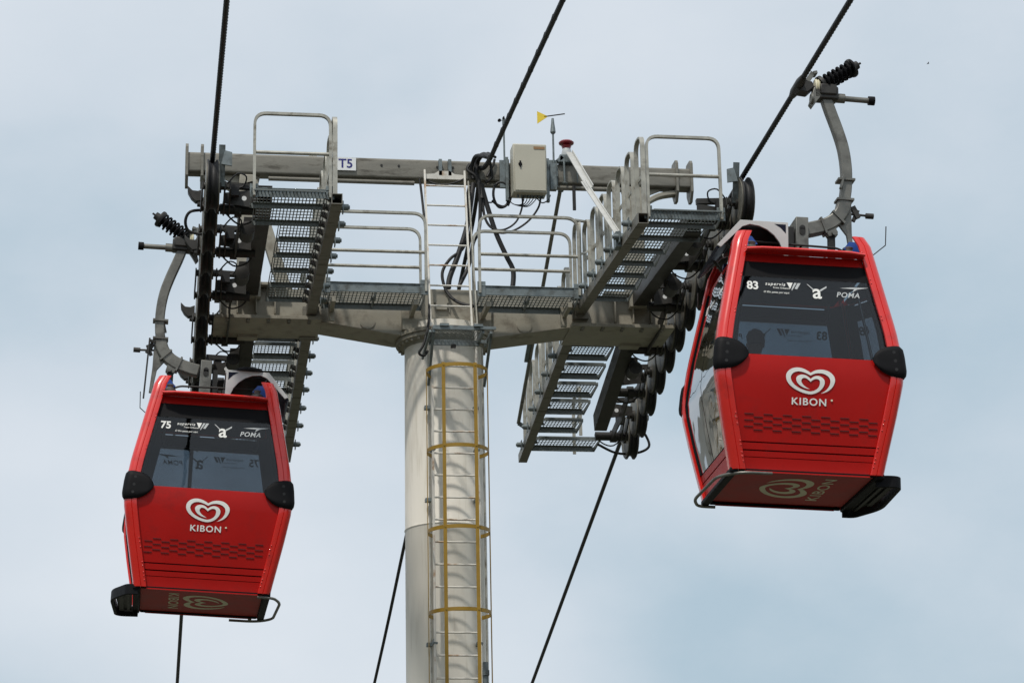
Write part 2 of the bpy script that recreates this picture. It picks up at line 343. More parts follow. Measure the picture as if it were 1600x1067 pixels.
def walkway(s,zn,zf,label):
    W=empty('side_walkway',(s*1.68,0,.2),label,'walkway','stepped walkways beside the sheave trains')
    def b(mb,name,m,**k):
        o=mb.build(name,m,W,**k); o.matrix_parent_inverse=Matrix.Translation((-s*1.68,0,-.2)); return o
    pts=[(y,z) for y,z in zip(near_y,zn)]+[(y,z) for y,z in zip(far_y,zf)]
    def zat(y):
        P=pts
        if y<=P[0][0]: return P[0][1]+(y-P[0][0])*(P[1][1]-P[0][1])/(P[1][0]-P[0][0])
        for (a,za),(c,zc) in zip(P,P[1:]):
            if y<=c: return za+(zc-za)*(y-a)/(c-a)
        return P[-1][1]+(y-P[-1][0])*(P[-1][1]-P[-2][1])/(P[-1][0]-P[-2][0])
    ya,yb=-4.38,4.62
    mb=MB(); mb.bar((s*1.68,ya,zat(ya)-.02),(s*1.68,-.32,zat(-.32)-.02),.12,.12,hollow=.008); b(mb,'stringer','beam')
    mb=MB(); mb.bar((s*1.68,.36,zat(.36)-.02),(s*1.68,yb,zat(yb)-.02),.12,.12,hollow=.008); b(mb,'stringer','beam')
    mb=MB(); mb.bar((s*1.68,-.33,zat(-.33)-.03),(s*1.68,.37,zat(.37)-.03),.09,.09); mb.box(min(s*1.58,s*1.78),max(s*1.58,s*1.78),-.36,-.28,zat(-.3)-.14,zat(-.3)+.04); mb.box(min(s*1.58,s*1.78),max(s*1.58,s*1.78),.30,.40,zat(.35)-.12,zat(.35)+.04);b(mb,'stringer_joint','beam')
    for k,y in enumerate(near_y+far_y):
        z=zat(y)+(.055 if k<7 else .075); xo=2.60 if k<1 else (2.55 if k==1 else (2.68 if k==13 else (2.25 if k<7 else 2.33)))
        y0=y-.45 if k<7 else y-.53
        mb=MB(); xa,xb=sorted((s*1.77,s*xo)); tread(mb,xa,xb,y0,y,z,lip=.055 if k<7 else .075,nl=.008 if k<7 else .045,px=.038 if k<7 else .047)
        b(mb,'tread','tread')
        mb=MB(); # fixing lugs
        for yy in (y-.34,y-.05): mb.bar((s*1.72,yy,z-.05),(s*1.80,yy,z-.02),.05,.05); mb.cyl((s*1.745,yy-.03,z-.045),(s*1.745,yy+.03,z-.045),.03,n=8)
        b(mb,'tread_lug','dark')
    z=zat(-4.3)+.0
    mb=MB(); xa,xb=sorted((s*1.72,s*2.60)); mb.box(xa,xb,-4.31,-4.302,z+.0,z+.10); mb.box(xa,xb,-4.33,-4.31,z+.09,z+.10)
    for x in (s*1.75,s*2.57): mb.box(x-.045,x+.045,-4.322,-4.311,z-.01,z+.145)
    b(mb,'toe_board','galv',bevel=.002)
    # cross guardrail at the near end
    mb=MB(); x0,x1=s*1.75,s*2.57; mb.strap(fillet([(x0,-4.34,z),(x0,-4.34,z+.95),(x1,-4.34,z+.95),(x1,-4.34,z)],.13,7),.045,.03,(0,1,0)); mb.cyl((x0,-4.34,z+.5),(x1,-4.34,z+.5),.02,n=10)
    b(mb,'guardrail','rail')
    if s>0 or True:
        zz=zat(4.5); mb=MB(); mb.strap(fillet([(s*2.42,4.0,zat(4.0)+.06),(s*2.42,4.0,zat(4.)+.8),(s*2.42,4.55,zz+.8),(s*2.42,4.55,zz+.02)],.12,6),.045,.02,(1,0,0)); mb.cyl((s*2.42,4.0,zat(4)+.42),(s*2.42,4.55,zz+.4),.015,n=8); b(mb,'guardrail','rail')
    # side hoops
    spans=[(-4.36+.56*k,-4.36+.56*k+.36) for k in range(7)]+[(.62+.58*k,.62+.58*k+.36) for k in range(7)]
    for a,c in spans:
        mb=MB(); za,zc=zat(a),zat(c); x=s*1.70
        mb.strap(fillet([(x,a,za+.04),(x,a,za+.96),(x,c,zc+.96),(x,c,zc+.04)],.14,6),.05,.022,(1,0,0)); b(mb,'side_hoop','rail')
        mb=MB(); clamp(mb,s*1.60,(c if a<0 else a)+.0,zat(c)+.02,s); b(mb,'clamp','galv')
    mb=MB(); mb.bar((s*1.715,-4.36,zat(-4.36)+.52),(s*1.715,-.7,zat(-.7)+.52),.012,.045); mb.bar((s*1.715,.62,zat(.62)+.52),(s*1.715,4.4,zat(4.4)+.52),.012,.045); b(mb,'mid_rail','rail')
    return zat
ZL=walkway(-1,[.25]*7,[.157,.093,.028,-.03,-.13,-.22,-.34],'stepped galvanised walkway beside the left sheave train, above the cabin numbered 75')
ZR=walkway(1,[.165,.20,.235,.27,.305,.34,.365],[.256,.175,.09,0,-.075,-.18,-.29],'stepped galvanised walkway beside the right sheave train, joined by the white diagonal strut')
# cross platforms
def platform(s,label):
    Pm=empty('cross_platform',(s*.95,-.7,.33),label,'platform','platforms along the cross arm')
    def b(mb,name,m,**k):
        o=mb.build(name,m,Pm,**k); o.matrix_parent_inverse=Matrix.Translation((-s*.95,.7,-.33)); return o
    xa,xb=sorted((s*.33,s*1.56))
    mb=MB(); tread(mb,xa,xb,-.96,-.42,.30,.07,nl=.02); mb.box((xa+xb)/2-.03,(xa+xb)/2+.03,-.72,-.66,.27,.297); mb.bar(((xa+xb)/2,-.94,.27),((xa+xb)/2,-.44,.27),.012,.05); b(mb,'grating','tread')
    mb=MB(); mb.box(xa-.02,xb+.02,-.975,-.966,.28,.40); mb.box(xa-.02,xb+.02,-.99,-.975,.39,.40)
    for x in (xa+.02,xb-.02): mb.box(x-.05,x+.05,-.985,-.976,.26,.45)
    b(mb,'toe_board','galv',bevel=.002)
    for y in (-.985,-.40):
        mb=MB(); mb.strap(fillet([(xa,y,.30),(xa,y,1.30),(xb,y,1.30),(xb,y,.30)],.16,8),.045,.03,(0,1,0)); mb.cyl((xa,y,.80),(xb,y,.80),.02,n=10); b(mb,'guardrail','rail')
    mb=MB(); x=s*1.58
    mb.strap(fillet([(x,-.95,.3),(x,-.95,1.32),(x+.03*s,-.42,1.36),(x+.03*s,-.42,.3)],.16,8),.045,.025,(1,0,0)); b(mb,'end_hoop','rail')
    if s>0:
        mb=MB(); mb.strap(fillet([(x-.05,-.95,1.29),(x+.22,-.8,1.31),(x+.17,-.75,.95),(x-.02,-.92,.85)],.16,8),.04,.022,(0,1,0)); b(mb,'gate_bar','rail')
    mb=MB(); mb.box(min(s*1.42,s*1.47),max(s*1.42,s*1.47),-.95,-.42,.16,.225); mb.box(min(s*.42,s*.47),max(s*.42,s*.47),-.9,-.28,.16,.225); mb.cyl((s*1.50,-.55,.30),(s*1.68,-.55,.30),.05); mb.bar((s*1.44,-.48,.05),(s*1.44,-.48,.3),.07,.05,(0,1,0)); b(mb,'support','cream')
platform(-1,'railed grating platform on the cross arm, left of the ladder')
platform(1,'railed grating platform on the cross arm, right of the ladder')
# ------------------------------------------------------------------ ladders
La=empty('lower_ladder',(.04,-.7,-.5),'white rusty caged ladder running up the front of the mast under the hatch','ladder')
def lb(mb,name,m,**k):
    o=mb.build(name,m,La,**k); o.matrix_parent_inverse=Matrix.Translation((-.04,.7,.5)); return o
for x in (-.23,.31):
    mb=MB(); mb.bar((x,-.68,.0),(x,-.72,GZ+.2),.025,.05,(0,1,0)); lb(mb,'side_rail','ladder')
for k in range(34):
    z=-.55-.272*k; mb=MB(); mb.cyl((-.22,-.69,z),(.30,-.69,z),.012,n=8); lb(mb,'rung','ladder')
for z in (-1.55,-3.9,-6.2):
    for x in (-.23,.31): mb=MB(); mb.bar((x,-.68,z),(x,-.42,z),.03,.03); mb.box(x-.03,x+.03,-.72,-.66,z-.05,z-.03);lb(mb,'stand_off','galv')
for z in [-.69,-1.68,-2.66,-3.64,-4.63,-5.6,-6.6]:
    mb=MB(); path=[]
    for k in range(25):
        a=R(-218+256*k/24); path.append((.04+.37*math.cos(a),-.93+.36*math.sin(a),z))
    mb.strap(path,.045,.008,(0,0,1)); lb(mb,'cage_hoop','yellow')
for a in (-122,-62):
    x=.04+.38*math.cos(R(a)); y=-.93+.37*math.sin(R(a)); mb=MB(); mb.bar((x,y,-.66),(x,y,-7),.042,.008,(0,1,0)); 
    for z in [-.69,-1.68,-2.66,-3.64,-4.63,-5.6,-6.6]: mb.cyl((x,y-.012,z),(x,y-.002,z),.012,n=6)
    lb(mb,'cage_bar','yellow')
mb=MB(); mb.bar((.41,-.93,-.66),(.41,-.93,-7),.008,.05,(0,1,0)); mb.bar((-.33,-.93,-.66),(-.33,-.93,-7),.008,.03,(0,1,0)) ; lb(mb,'cage_bar','yellow')
Lu=empty('upper_ladder',(.02,-.4,1),'leaning white ladder with rust from the mast top to the upper beam','ladder')
def ub(mb,name,m,**k):
    o=mb.build(name,m,Lu,**k); o.matrix_parent_inverse=Matrix.Translation((-.02,.4,-1)); return o
for x in (-.245,.262):
    mb=MB(); mb.bar((x,-.20,2.16),(x,-.70,-.06),.022,.045,(0,1,0)); ub(mb,'side_rail','ladder')
for k in range(8):
    t=.10+.128*k; mb=MB(); mb.cyl((-.24,-.20-.5*t,2.16-2.22*t),(.255,-.20-.5*t,2.16-2.22*t),.012,n=8); ub(mb,'rung','ladder')
mb=MB(); mb.prism([(-.24,2.05),(.26,2.05),(.26,2.11),(.14,2.12),(.08,2.16),(-.06,2.16),(-.12,2.12),(-.24,2.11)],lambda u,v,t:(u,t,v),-.20,-.17); ub(mb,'top_bracket','ladder')
mb=MB(); mb.box(-.06,-.02,-.20,-.112,2.1,2.32); mb.box(.06,.10,-.20,-.112,2.1,2.32); ub(mb,'hook','galv')
# hand line beside the ladder
mb=MB(); mb.cyl((.33,-.72,-.1),(.30,-.28,2.0),.012,n=6); ub(mb,'hand_line','rail')
# hatch
Hh=empty('ladder_hatch',(.03,-.8,-.2),'small mesh hatch platform around the ladder under the cross arm','hatch')
def hb(mb,name,m,**k):
    o=mb.build(name,m,Hh,**k); o.matrix_parent_inverse=Matrix.Translation((-.03,.8,.2)); return o
mb=MB(); x0,x1,y0,y1,z=-.24,.32,-1.15,-.72,-.22
for k in range(-12,16):
    for sgn in (1,-1):
        xs=x0+.05*k if sgn>0 else x1-.05*k
        a=(xs,y0); c=(xs+sgn*(y1-y0)*.75,y1)
        # clip to x-range
        def cl(a,c):
            (ax,ay),(cx,cy)=a,c
            t0,t1=0,1; dx=cx-ax
            for lo in (x0,):
                ta=(x0-ax)/dx; tb=(x1-ax)/dx; ta,tb=min(ta,tb),max(ta,tb); t0=max(t0,ta); t1=min(t1,tb)
            if t1-t0<.05: return None
            return (ax+dx*t0,ay+(cy-ay)*t0),(ax+dx*t1,ay+(cy-ay)*t1)
        q=cl(a,c)
        if q: mb.bar((*q[0],z+.003*sgn),(*q[1],z+.003*sgn),.008,.004)
hb(mb,'mesh_panel','tread')
mb=MB(); mb.box(x0-.03,x1+.03,y0-.02,y0-.005,z-.008,z+.045); mb.box(x0-.03,x1+.03,y1+.005,y1+.03,z-.07,z+.0); mb.box(x0-.035,x0-.005,y0,y1,z-.04,z+.03); mb.box(x1+.005,x1+.035,y0,y1,z-.04,z+.03)
hb(mb,'frame','galv',bevel=.002)
mb=MB(); mb.box(-.19,-.08,y0-.05,y0-.022,z+.03,z+.06); mb.box(.22,.33,y0-.05,y0-.022,z+.03,z+.06); mb.box(x1-.02,x1+.17,y0-.04,y0-.01,z+.0,z+.035)
hb(mb,'hinge','galv')
mb=MB(); mb.bar((x0-.02,y0+.05,z-.03),(x0-.03,-.62,z-.55),.03,.04); mb.bar((x1+.13,y0+.1,z),(x1+.11,-.50,z-.52),.03,.04);mb.bar((x1+.13,y0+.1,z),(x1+.13,-.48,z),.03,.04); mb.bar((x0-.06,y0+.02,z-.02),(x0-.10,-.62,z-.22),.025,.03)
mb.bar((x1+.02,y1,z-.02),(x1+.13,y1,z-.02),.03,.04)
hb(mb,'bracket','galv')
mb=MB(); mb.box(.0,.06,y1+.0,y1+.04,z-.1,z-.055); mb.cyl((-.3,-1.05,z),(-.3,-.9,z),.03); hb(mb,'latch','dark')
# ------------------------------------------------------------------ ropes
def rope_z(y):
    if y<-3.75: return .912+(-3.75-y)*.0283
    s=min(y+3.75,7.1); z=.912-.0283*s-.0149*s*s
    return z-max(0,y-3.35)*.2416
def rope(name,x,y0,y1,rad,label,cat,zf,lob=3,pitch=.07,fine=(-8.6,-3.4),group=None,xf=None):
    ys=[]; y=y0
    while y<y1:
        ys.append(y); y+= .0125 if fine[0]<y<fine[1] else (.12 if y<fine[0] else min(2,.12+.02*(y-fine[1])))
    n=18; vs=[]
    for y in ys:
        for k in range(n):
            a=2*PI*k/n; tw=2*PI*y/pitch; rr_=rad*(.80+.24*abs(math.cos(lob*(a)-tw*.5)) ) if fine[0]<y<fine[1] else rad*.95
            vs.append((x+rr_*math.cos(a),y,zf(y)+rr_*math.sin(a)))
    mb=MB(); m=len(ys); mb.add(vs,[(i*n+k,i*n+(k+1)%n,(i+1)*n+(k+1)%n,(i+1)*n+k) for i in range(m-1) for k in range(n)])
    o=mb.build(name,'rope',None,smooth=60)
    return tag(o,label,cat,group)
rope('haul_rope',-3,-45,150,.030,'twisted steel haul rope over the left sheave train, passing above the cabin numbered 75','rope',rope_z,group='haul ropes')
rope('haul_rope',3,-45,150,.030,'twisted steel haul rope on the right, gripped by the cabin numbered 83','rope',rope_z,group='haul ropes')
# communication cable
mb=MB(); p=[]
CX=.50
for y in [-45,-30,-20,-14,-10,-8.4,-7,-6.378,-5,-3.5,-2.3,-1.4,-.9]: 
    t=(-1.1-y); p.append((CX,y,2.08-.055*t-.0006*t*t if y<-1.2 else 2.09))
p+=[(CX+.0,-.35,2.17),(CX-.02,-.14,2.24)]
mb.tube(smoothp(p,3),.030,10)
for y in [-1.4-.55*k for k in range(14)]:
    t=(-1.1-y); z=2.08-.055*t-.0006*t*t; mb.cyl((CX,y,z),(CX,y-.06,z+.004),.0335,n=10)
tag(mb.build('communication_cable','rubber'),'black communication cable dropping from the upper right onto the middle of the beam','cable',group='communication cable spans')
mb=MB(); p=[(CX+.0,.14,2.2),(CX,.8,1.85),(CX,2,1.5),(CX,4,.93),(CX,9.389,-.529),(CX,14.68,-1.95),(CX,30,-5.6),(CX,70,-13.0)]
mb.tube(smoothp(p,5),.027,10)
tag(mb.build('communication_cable','rubber'),'black cable leaving behind the mast and running down left of it','cable',group='communication cable spans')
# ------------------------------------------------------------------ sheave trains
def sheave_train(s,label,dz=lambda y:0):
    A=empty('sheave_train',(s*2.9,0,.5),label,'sheave train','sheave trains')
    inv=Matrix.Translation((-s*2.9,0,-.5))
    def b(mb,name,m,parent=None,**k):
        o=mb.build(name,m,parent or A,**k)
        if parent is None: o.matrix_parent_inverse=inv
        return o
    ys=[-3.62+.635*k for k in range(12)]; RR=.285
    for k,y in enumerate(ys):
        z=rope_z(y)-.03-RR+.012; X=s*3.0
        w_=empty('sheave',(s*.1,y,z-.5)); w_.parent=A
        mb=MB(); mb.lathe((0,0,0),(1,0,0),[(RR-.035,-.062),(RR+.01,-.06),(RR+.012,-.045),(RR-.03,-.02),(RR-.035,0),(RR-.03,.02),(RR+.012,.045),(RR+.01,.06),(RR-.035,.062)],36)
        mb.build('tyre','rubber',w_,smooth=50)
        mb=MB()
        for q in (-1,1):
            mb.lathe((q*.066,0,0),(1,0,0),[(RR-.09,-.006),(RR-.005,-.006),(RR-.005,.006),(RR-.02,.012),(RR-.075,.012),(RR-.09,.006)],36)
            mb.lathe((q*.05,0,0),(1,0,0),[(.03,-.004),(RR-.08,-.004),(RR-.08,.004),(.03,.004)],24)
        mb.build('rim','rim',w_)
        mb=MB(); mb.cyl((-s*.16,0,0),(s*.10,0,0),.04,n=14); mb.cyl((-s*.10,0,0),(-s*.07,0,0),.075,n=18); mb.build('hub','train',w_)
    # rocker plates: one per pair of sheaves, inside of the wheels
    for k in range(0,12,2):
        ya,yb=ys[k],ys[k+1]; za=rope_z(ya)-.30; zb=rope_z(yb)-.30; ym=(ya+yb)/2; zm=(za+zb)/2
        for q,xx in ((0,2.86),(1,2.80)):
            mb=MB(); pr=[(ya-.05,za+.05),(ya-.05,za-.05),(ym-.06,zm-.20),(ym+.06,zm-.20),(yb+.05,zb-.05),(yb+.05,zb+.05),(ym,zm-.04)]
            mb.prism(pr,lambda u,v,t:(s*(xx+t),u,v),-.008,.008); b(mb,'rocker_plate','train',bevel=.003)
        mb=MB(); mb.cyl((s*2.45,ym,zm-.14),(s*2.9,ym,zm-.14),.06,n=14); mb.cyl((s*2.66,ym,zm-.14),(s*2.74,ym,zm-.14),.085,n=16); b(mb,'pivot_pin','dark')
    for k in range(0,12,4):
        ya=(ys[k]+ys[k+1])/2; yb=(ys[k+2]+ys[k+3])/2; za=rope_z(ya)-.45; zb=rope_z(yb)-.45
        for xx in (2.68,):
            mb=MB(); pr=[(ya-.07,za+.06),(ya-.07,za-.06),((ya+yb)/2-.1,(za+zb)/2-.12),((ya+yb)/2+.1,(za+zb)/2-.12),(yb+.07,zb-.06),(yb+.07,zb+.06),((ya+yb)/2,(za+zb)/2+.04)]
            mb.prism(pr,lambda u,v,t:(s*(xx+t),u,v),-.01,.01); b(mb,'rocker_beam','train',bevel=.003)
    # box beams
    mb=MB(); mb.bar((s*2.42,-3.60,.52 if s<0 else .36),(s*2.42,-.28,.50),.17,.24,hollow=.012); b(mb,'main_beam','train')
    mb=MB(); mb.bar((s*2.42,.30,.22),(s*2.44,2.62,-.34),.17,.24,hollow=.012); b(mb,'main_beam','train')
    mb=MB(); mb.box(min(s*2.3,s*2.55),max(s*2.3,s*2.55),-.42,-.28,.36,.66); mb.box(min(s*2.3,s*2.55),max(s*2.3,s*2.55),.28,.44,.05,.40); b(mb,'beam_saddle','cream',bevel=.005)
    for y in (-3.45,-2.2,-.9,.5,1.5,2.45):
        z=rope_z(y)-.36; mb=MB(); mb.prism([(2.50,z+.10),(2.86,z+.05),(2.86,z-.07),(2.50,z-.12)],lambda u,v,t:(s*u,y+t,v),-.008,.008); mb.bar((s*2.5,y+.02,z+.13),(s*2.9,y+.02,z+.15),.07,.06);b(mb,'cross_bracket','train')
        mb=MB(); mb.cyl((s*2.64,y-.0095,z-.01),(s*2.64,y+.0095,z-.01),.028,n=12); b(mb,'bracket_sky_disc','signw')  # solid white disc painted to read as bright sky through the bracket
    # outer catchers (horns)
    for y in (-3.3,-2.85,-1.45,.45,2.2,3.3)[1:]:
        z=rope_z(y)-.05; mb=MB(); pr=[(3.08,-.13),(3.08,.01),(3.14,-.015),(3.20,-.01),(3.255,.045),(3.25,-.03),(3.21,-.10),(3.16,-.145)]
        mb.prism(pr,lambda u,v,t:(s*u,y+t,z+v),-.05,.05); mb.bar((s*3.06,y-.0,z-.14),(s*3.14,y-.0,z-.13),.08,.10); b(mb,'rope_catcher','train',bevel=.008)
    for k in range(0,12,2):
        ya,yb=ys[k],ys[k+1]; mb=MB(); mb.bar((s*3.105,ya-.05,rope_z(ya)-.30),(s*3.105,yb+.05,rope_z(yb)-.30),.016,.09); b(mb,'outer_plate','train')
    # inner rope guide finger at the near end
    y=ys[0]; z=rope_z(y)
    mb=MB(); mb.bar((s*2.90,y-.05,z-.32),(s*2.90,y-.18,z+.12),.02,.07,(1,0,0)); mb.prism([(0,0),(.12,-.02),(.12,.14),(.04,.16)],lambda u,v,t:(s*(2.91-u),y-.16+t,z-.10+v),-.01,.01); b(mb,'rope_guide','galv')
    # hoses and switch cables
    for k in range(0,12,2):
        mb=MB(); y=ys[k]+.1; z=rope_z(y)-.28; mb.tube(smoothp([(s*2.83,y,z+.05),(s*2.72,y-.04,z+.16),(s*2.62,y,z+.14),(s*2.66,y+.05,z+.04),(s*2.82,y+.02,z)],4),.009,6)
        mb.tube(smoothp([(s*2.86,y+.2,z-.2),(s*2.7,y+.22,z-.34),(s*2.55,y+.25,z-.30),(s*2.45,y+.25,z-.18)],4),.010,6)
        mb.box(min(s*2.70,s*2.80),max(s*2.70,s*2.80),y-.06,y+.02,z-.10,z+.03); b(mb,'sensor_cable','rubber')
    mb=MB(); mb.tube(smoothp([(s*3.08,ys[1]+.2,.62),(s*3.22,ys[1]+.22,.60),(s*3.27,ys[1]+.25,.50),(s*3.23,ys[1]+.3,.40),(s*3.08,ys[1]+.3,.36)],5),.018,8); b(mb,'hose_loop','rubber')
    mb=MB(); e_=ys[-1]; z=rope_z(e_)-.4; mb.tube(smoothp([(s*2.5,e_-.2,z-.05),(s*2.8,e_,z-.12),(s*3.1,e_+.05,z-.1),(s*3.26,e_,z-.02),(s*3.22,e_,z+.14),(s*3.14,e_-.02,z+.22)],5),.018,8); b(mb,'hose_loop','rubber')
    # spring / brake canisters hung on the beams
    for y in (-2.9,-1.6,.9):
        z=rope_z(y)-.55; mb=MB(); mb.lathe((s*2.58,y,z),(0,1,0),[(.04,-.16),(.085,-.15),(.085,.13),(.05,.16)],16); mb.box(min(s*2.5,s*2.62),max(s*2.5,s*2.62),y-.1,y+.1,z+.05,z+.15); b(mb,'damper','dark')
sheave_train(-1,'black sheave train under the left haul rope, left of the T5 sign')
sheave_train(1,'black sheave train under the right haul rope, partly behind the cabin numbered 83')
# ------------------------------------------------------------------ beam equipment
Bx=empty('control_box',(1.08,-.28,2.15),'beige electrical cabinet with a small black lock mounted on the upper beam','electrical box')
mb=MB(); mb.box(-.225,.205,-.14,.11,-.32,.33); mb.build('cabinet','box',Bx,bevel=.012)
mb=MB(); mb.box(-.205,.19,-.152,-.143,-.30,.315); mb.build('door','box',Bx,bevel=.006)
mb=MB(); mb.lathe((-.135,-.155,.05),(0,1,0),[(.02,-.012),(.025,0)],12); mb.bar((-.135,-.165,.01),(-.135,-.165,.09),.02,.012,(0,1,0)); mb.build('lock','black',Bx)
mb=MB(); mb.box(.04,.18,-.158,-.154,.255,.29); mb.build('plate','rust_label',Bx)
mb=MB()
for x in (-.29,.235): mb.box(x,x+.035,.06,.12,-.36,.22)
for x in (-.36,.29): mb.box(x,x+.08,.10,.14,-.18,.17); 
for k in range(8): mb.cyl((-.15+.045*k,-.02,-.35),(-.15+.045*k,-.02,-.32),.014,n=8)
mb.build('mounting_bracket','galv',Bx)
# wind vane
Wv=empty('wind_vane',(1.42,-.16,2.2),'yellow tailed wind vane on a thin mast right of the electrical cabinet','wind vane')
mb=MB(); mb.cyl((0,0,-.05),(0,0,.55),.013,n=10); mb.lathe((0,0,.58),(0,0,1),[(.022,-.05),(.036,-.03),(.03,.03),(.022,.09),(.016,.16)],12); mb.build('mast','galv',Wv)
mb=MB(); mb.bar((-.11,0,.76),(.16,0,.81),.012,.012); mb.build('arrow','dark',Wv)
mb=MB(); mb.prism([(-.06,.765),(-.20,.83),(-.20,.66)],lambda u,v,t:(u,t,v),-.006,.006); mb.build('tail','vane',Wv)
mb=MB(); mb.box(-.06,.05,.02,.045,-.18,.18); mb.box(-.06,.05,-.0,.02,-.05,.03); mb.build('clamp','galv',Wv)
An=empty('anemometer',(.785,-.16,2.2),'small black cup anemometer on a thin mast left of the electrical cabinet','anemometer')
mb=MB(); mb.cyl((0,0,-.12),(0,0,.66),.012,n=10); mb.build('mast','galv',An)
for k in range(3):
    a=2*PI*k/3+2.6; mb=MB(); c=(.06*math.cos(a),.06*math.sin(a),.70); mb.tube([(0,0,.69),c],.005,6)
    mb.lathe(c,(-math.sin(a),math.cos(a),0),[(.004,-.022),(.018,-.016),(.025,0),(.021,.0),(.012,-.01)],12); mb.build('cup','black',An)
mb=MB(); mb.cyl((0,0,.63),(0,0,.72),.02,n=10); mb.build('head','galv',An)
mb=MB(); mb.box(-.06,.02,.03,.055,-.2,.16); mb.box(.03,.06,.0,.03,-.12,.16); mb.build('clamp','galv',An)
Sr=empty('siren',(1.60,-.1,2.42),'dark red mushroom shaped siren standing on the upper beam above the white strut','siren')
mb=MB(); mb.lathe((0,0,0),(0,0,1),[(.055,.05),(.05,.13),(.065,.17),(.045,.185),(.095,.20),(.10,.215),(.08,.235),(.03,.245)],24); mb.build('horn','lamp',Sr,smooth=50)
mb=MB(); mb.lathe((0,0,0),(0,0,1),[(.06,.03),(.068,.06),(.052,.13)],20); mb.build('lamp_cage','silver',Sr)
mb=MB(); mb.box(-.10,.09,-.07,.07,-.07,.03); mb.bar((-.13,-.03,-.06),(-.06,-.03,.0),.08,.05); mb.bar((.08,0,.03),(.14,0,-.05),.08,.04); mb.cyl((-.05,-.08,-.05),(-.05,-.08,-.38),.014,n=8); mb.lathe((-.05,-.08,-.37),(0,0,1),[(.03,-.01),(.045,0),(.03,.012)],12); mb.cyl((.12,-.06,-.05),(.12,-.06,-.35),.008,n=8); mb.build('base_clamp','galv',Sr,bevel=.004)
# diagonal strut
St=empty('diagonal_strut',(1.6,-.2,2.45),'white diagonal angle strut from the siren base down to the right walkway','strut')
def sb(mb,name,m,**k):
    o=mb.build(name,m,St,**k); o.matrix_parent_inverse=Matrix.Translation((-1.6,.2,-2.45)); return o
a=V((1.61,-.22,2.46)); c=V((1.60,-3.30,.28)); d=c-a
mb=MB(); q1=a+d*.45; mb.bar(a,q1,.08,.012,(0,1,.6)); mb.bar(a+V((.042,0,0)),q1+V((.042,0,0)),.012,.07,(0,1,.6)); sb(mb,'upper_angle','strut')
mb=MB(); q0=a+d*.36; mb.bar(q0+V((-.03,-.03,-.03)),c+V((-.0,-.03,0)),.06,.012,(0,1,.6)); mb.bar(q0+V((.0,-.03,-.03)),c+V((.03,-.03,0)),.012,.05,(0,1,.6))
for k in range(6): 
    p_=q0+d*.02*k+V((-.035,-.045,-.03)); mb.cyl(p_,p_+V((0,-.012,0)),.008,n=6)
sb(mb,'lower_angle','strut')
mb=MB(); mb.cyl(c+V((-.04,-.03,-.02)),c+V((.08,-.03,-.02)),.04); mb.box(1.56,1.62,-3.4,-3.24,.12,.30); sb(mb,'foot_clamp','galv')
# long pole
a=V((1.555,.14,2.12)); c=V((1.52,3.9,-.02))
Lp=empty('long_pole',a,'long thin steel pole sloping down from the upper beam behind the right walkway','pole')
mb=MB(); mb.cyl((0,0,0),c-a,.026,n=12); mb.build('shaft','beam',Lp)
mb=MB(); d=c-a; mb.bar(d*.42+V((-.05,0,-.01)),d*.72+V((-.05,0,-.01)),.05,.03); mb.build('sleeve','galv',Lp)
mb=MB(); mb.bar((0,-.06,-.02),(0,.04,-.02),.07,.07); mb.bar(d+V((0,0,0)),d+V((.08,0,-.05)),.05,.05); mb.build('end_clamp','galv',Lp)
# little spare bracket behind the left walkway hoops
mb=MB(); mb.bar((-1.66,.14,2.44),(-1.42,.14,2.10),.08,.03,(0,1,0)); mb.bar((-1.62,.12,2.46),(-1.60,.12,2.36),.08,.05); mb.cyl((-1.48,.14,2.08),(-1.48,.14,1.65),.02)
tag(mb.build('cable_clamp','strut'),'whitish tilted cable clamp sticking up behind the left walkway rails','clamp')
# ------------------------------------------------------------------ hanging cables
def cab(name,label,paths,group='cables hanging from the upper beam'):
    mb=MB()
    for pts,r in paths: mb.tube(smoothp(pts,6),r,8)
    return tag(mb.build(name,'rubber'),label,'cable',group)
cab('cable_bundle','thick black cable bundle tied to the beam where the communication cable lands',[
 ([(.50,-.9,2.10),(.47,-.45,2.30),(.44,-.18,2.32),(.42,-.15,2.18),(.46,-.16,2.0),(.48,-.2,1.8)],.034),
 ([(.52,-.8,2.12),(.40,-.35,2.32),(.36,-.17,2.22),(.38,-.16,2.08)],.025),
 ([(.56,-.9,2.1),(.54,-.35,2.36),(.60,-.17,2.30),(.62,-.15,2.12),(.54,-.15,2.04)],.018),
 ([(.34,-.15,2.28),(.31,-.16,2.2),(.40,-.18,2.12),(.44,-.16,2.02)],.022),
 ([(.66,-.15,2.36),(.64,-.15,2.28),(.60,-.14,2.2),(.56,-.15,2.12)],.016)])
cab('hanging_cable','thick black cable hanging from the beam and bending behind the ladder',[
 ([(.38,-.15,2.02),(.34,-.2,1.75),(.28,-.22,1.4),(.16,-.25,1.02),(.05,-.28,.72),(.03,-.3,.57)],.034),
 ([(.33,-.15,1.98),(.30,-.17,1.8),(.30,-.2,1.5),(.24,-.22,1.15),(.05,-.3,.95),(-.05,-.33,.75),(.0,-.38,.5),(.12,-.5,.33),(.30,-.6,.25)],.020)])
cab('hanging_cable','black cable pair sloping from the beam down behind the right platform rails',[
 ([(.48,-.15,2.02),(.56,-.16,1.7),(.66,-.18,1.35),(.78,-.2,1.05),(.86,-.22,.85),(.84,-.25,.6),(.80,-.27,.5)],.032),
 ([(.44,-.2,2.02),(.46,-.2,1.75),(.44,-.2,1.4),(.36,-.2,1.2),(.30,-.2,.9),(.16,-.25,.6)],.024)])
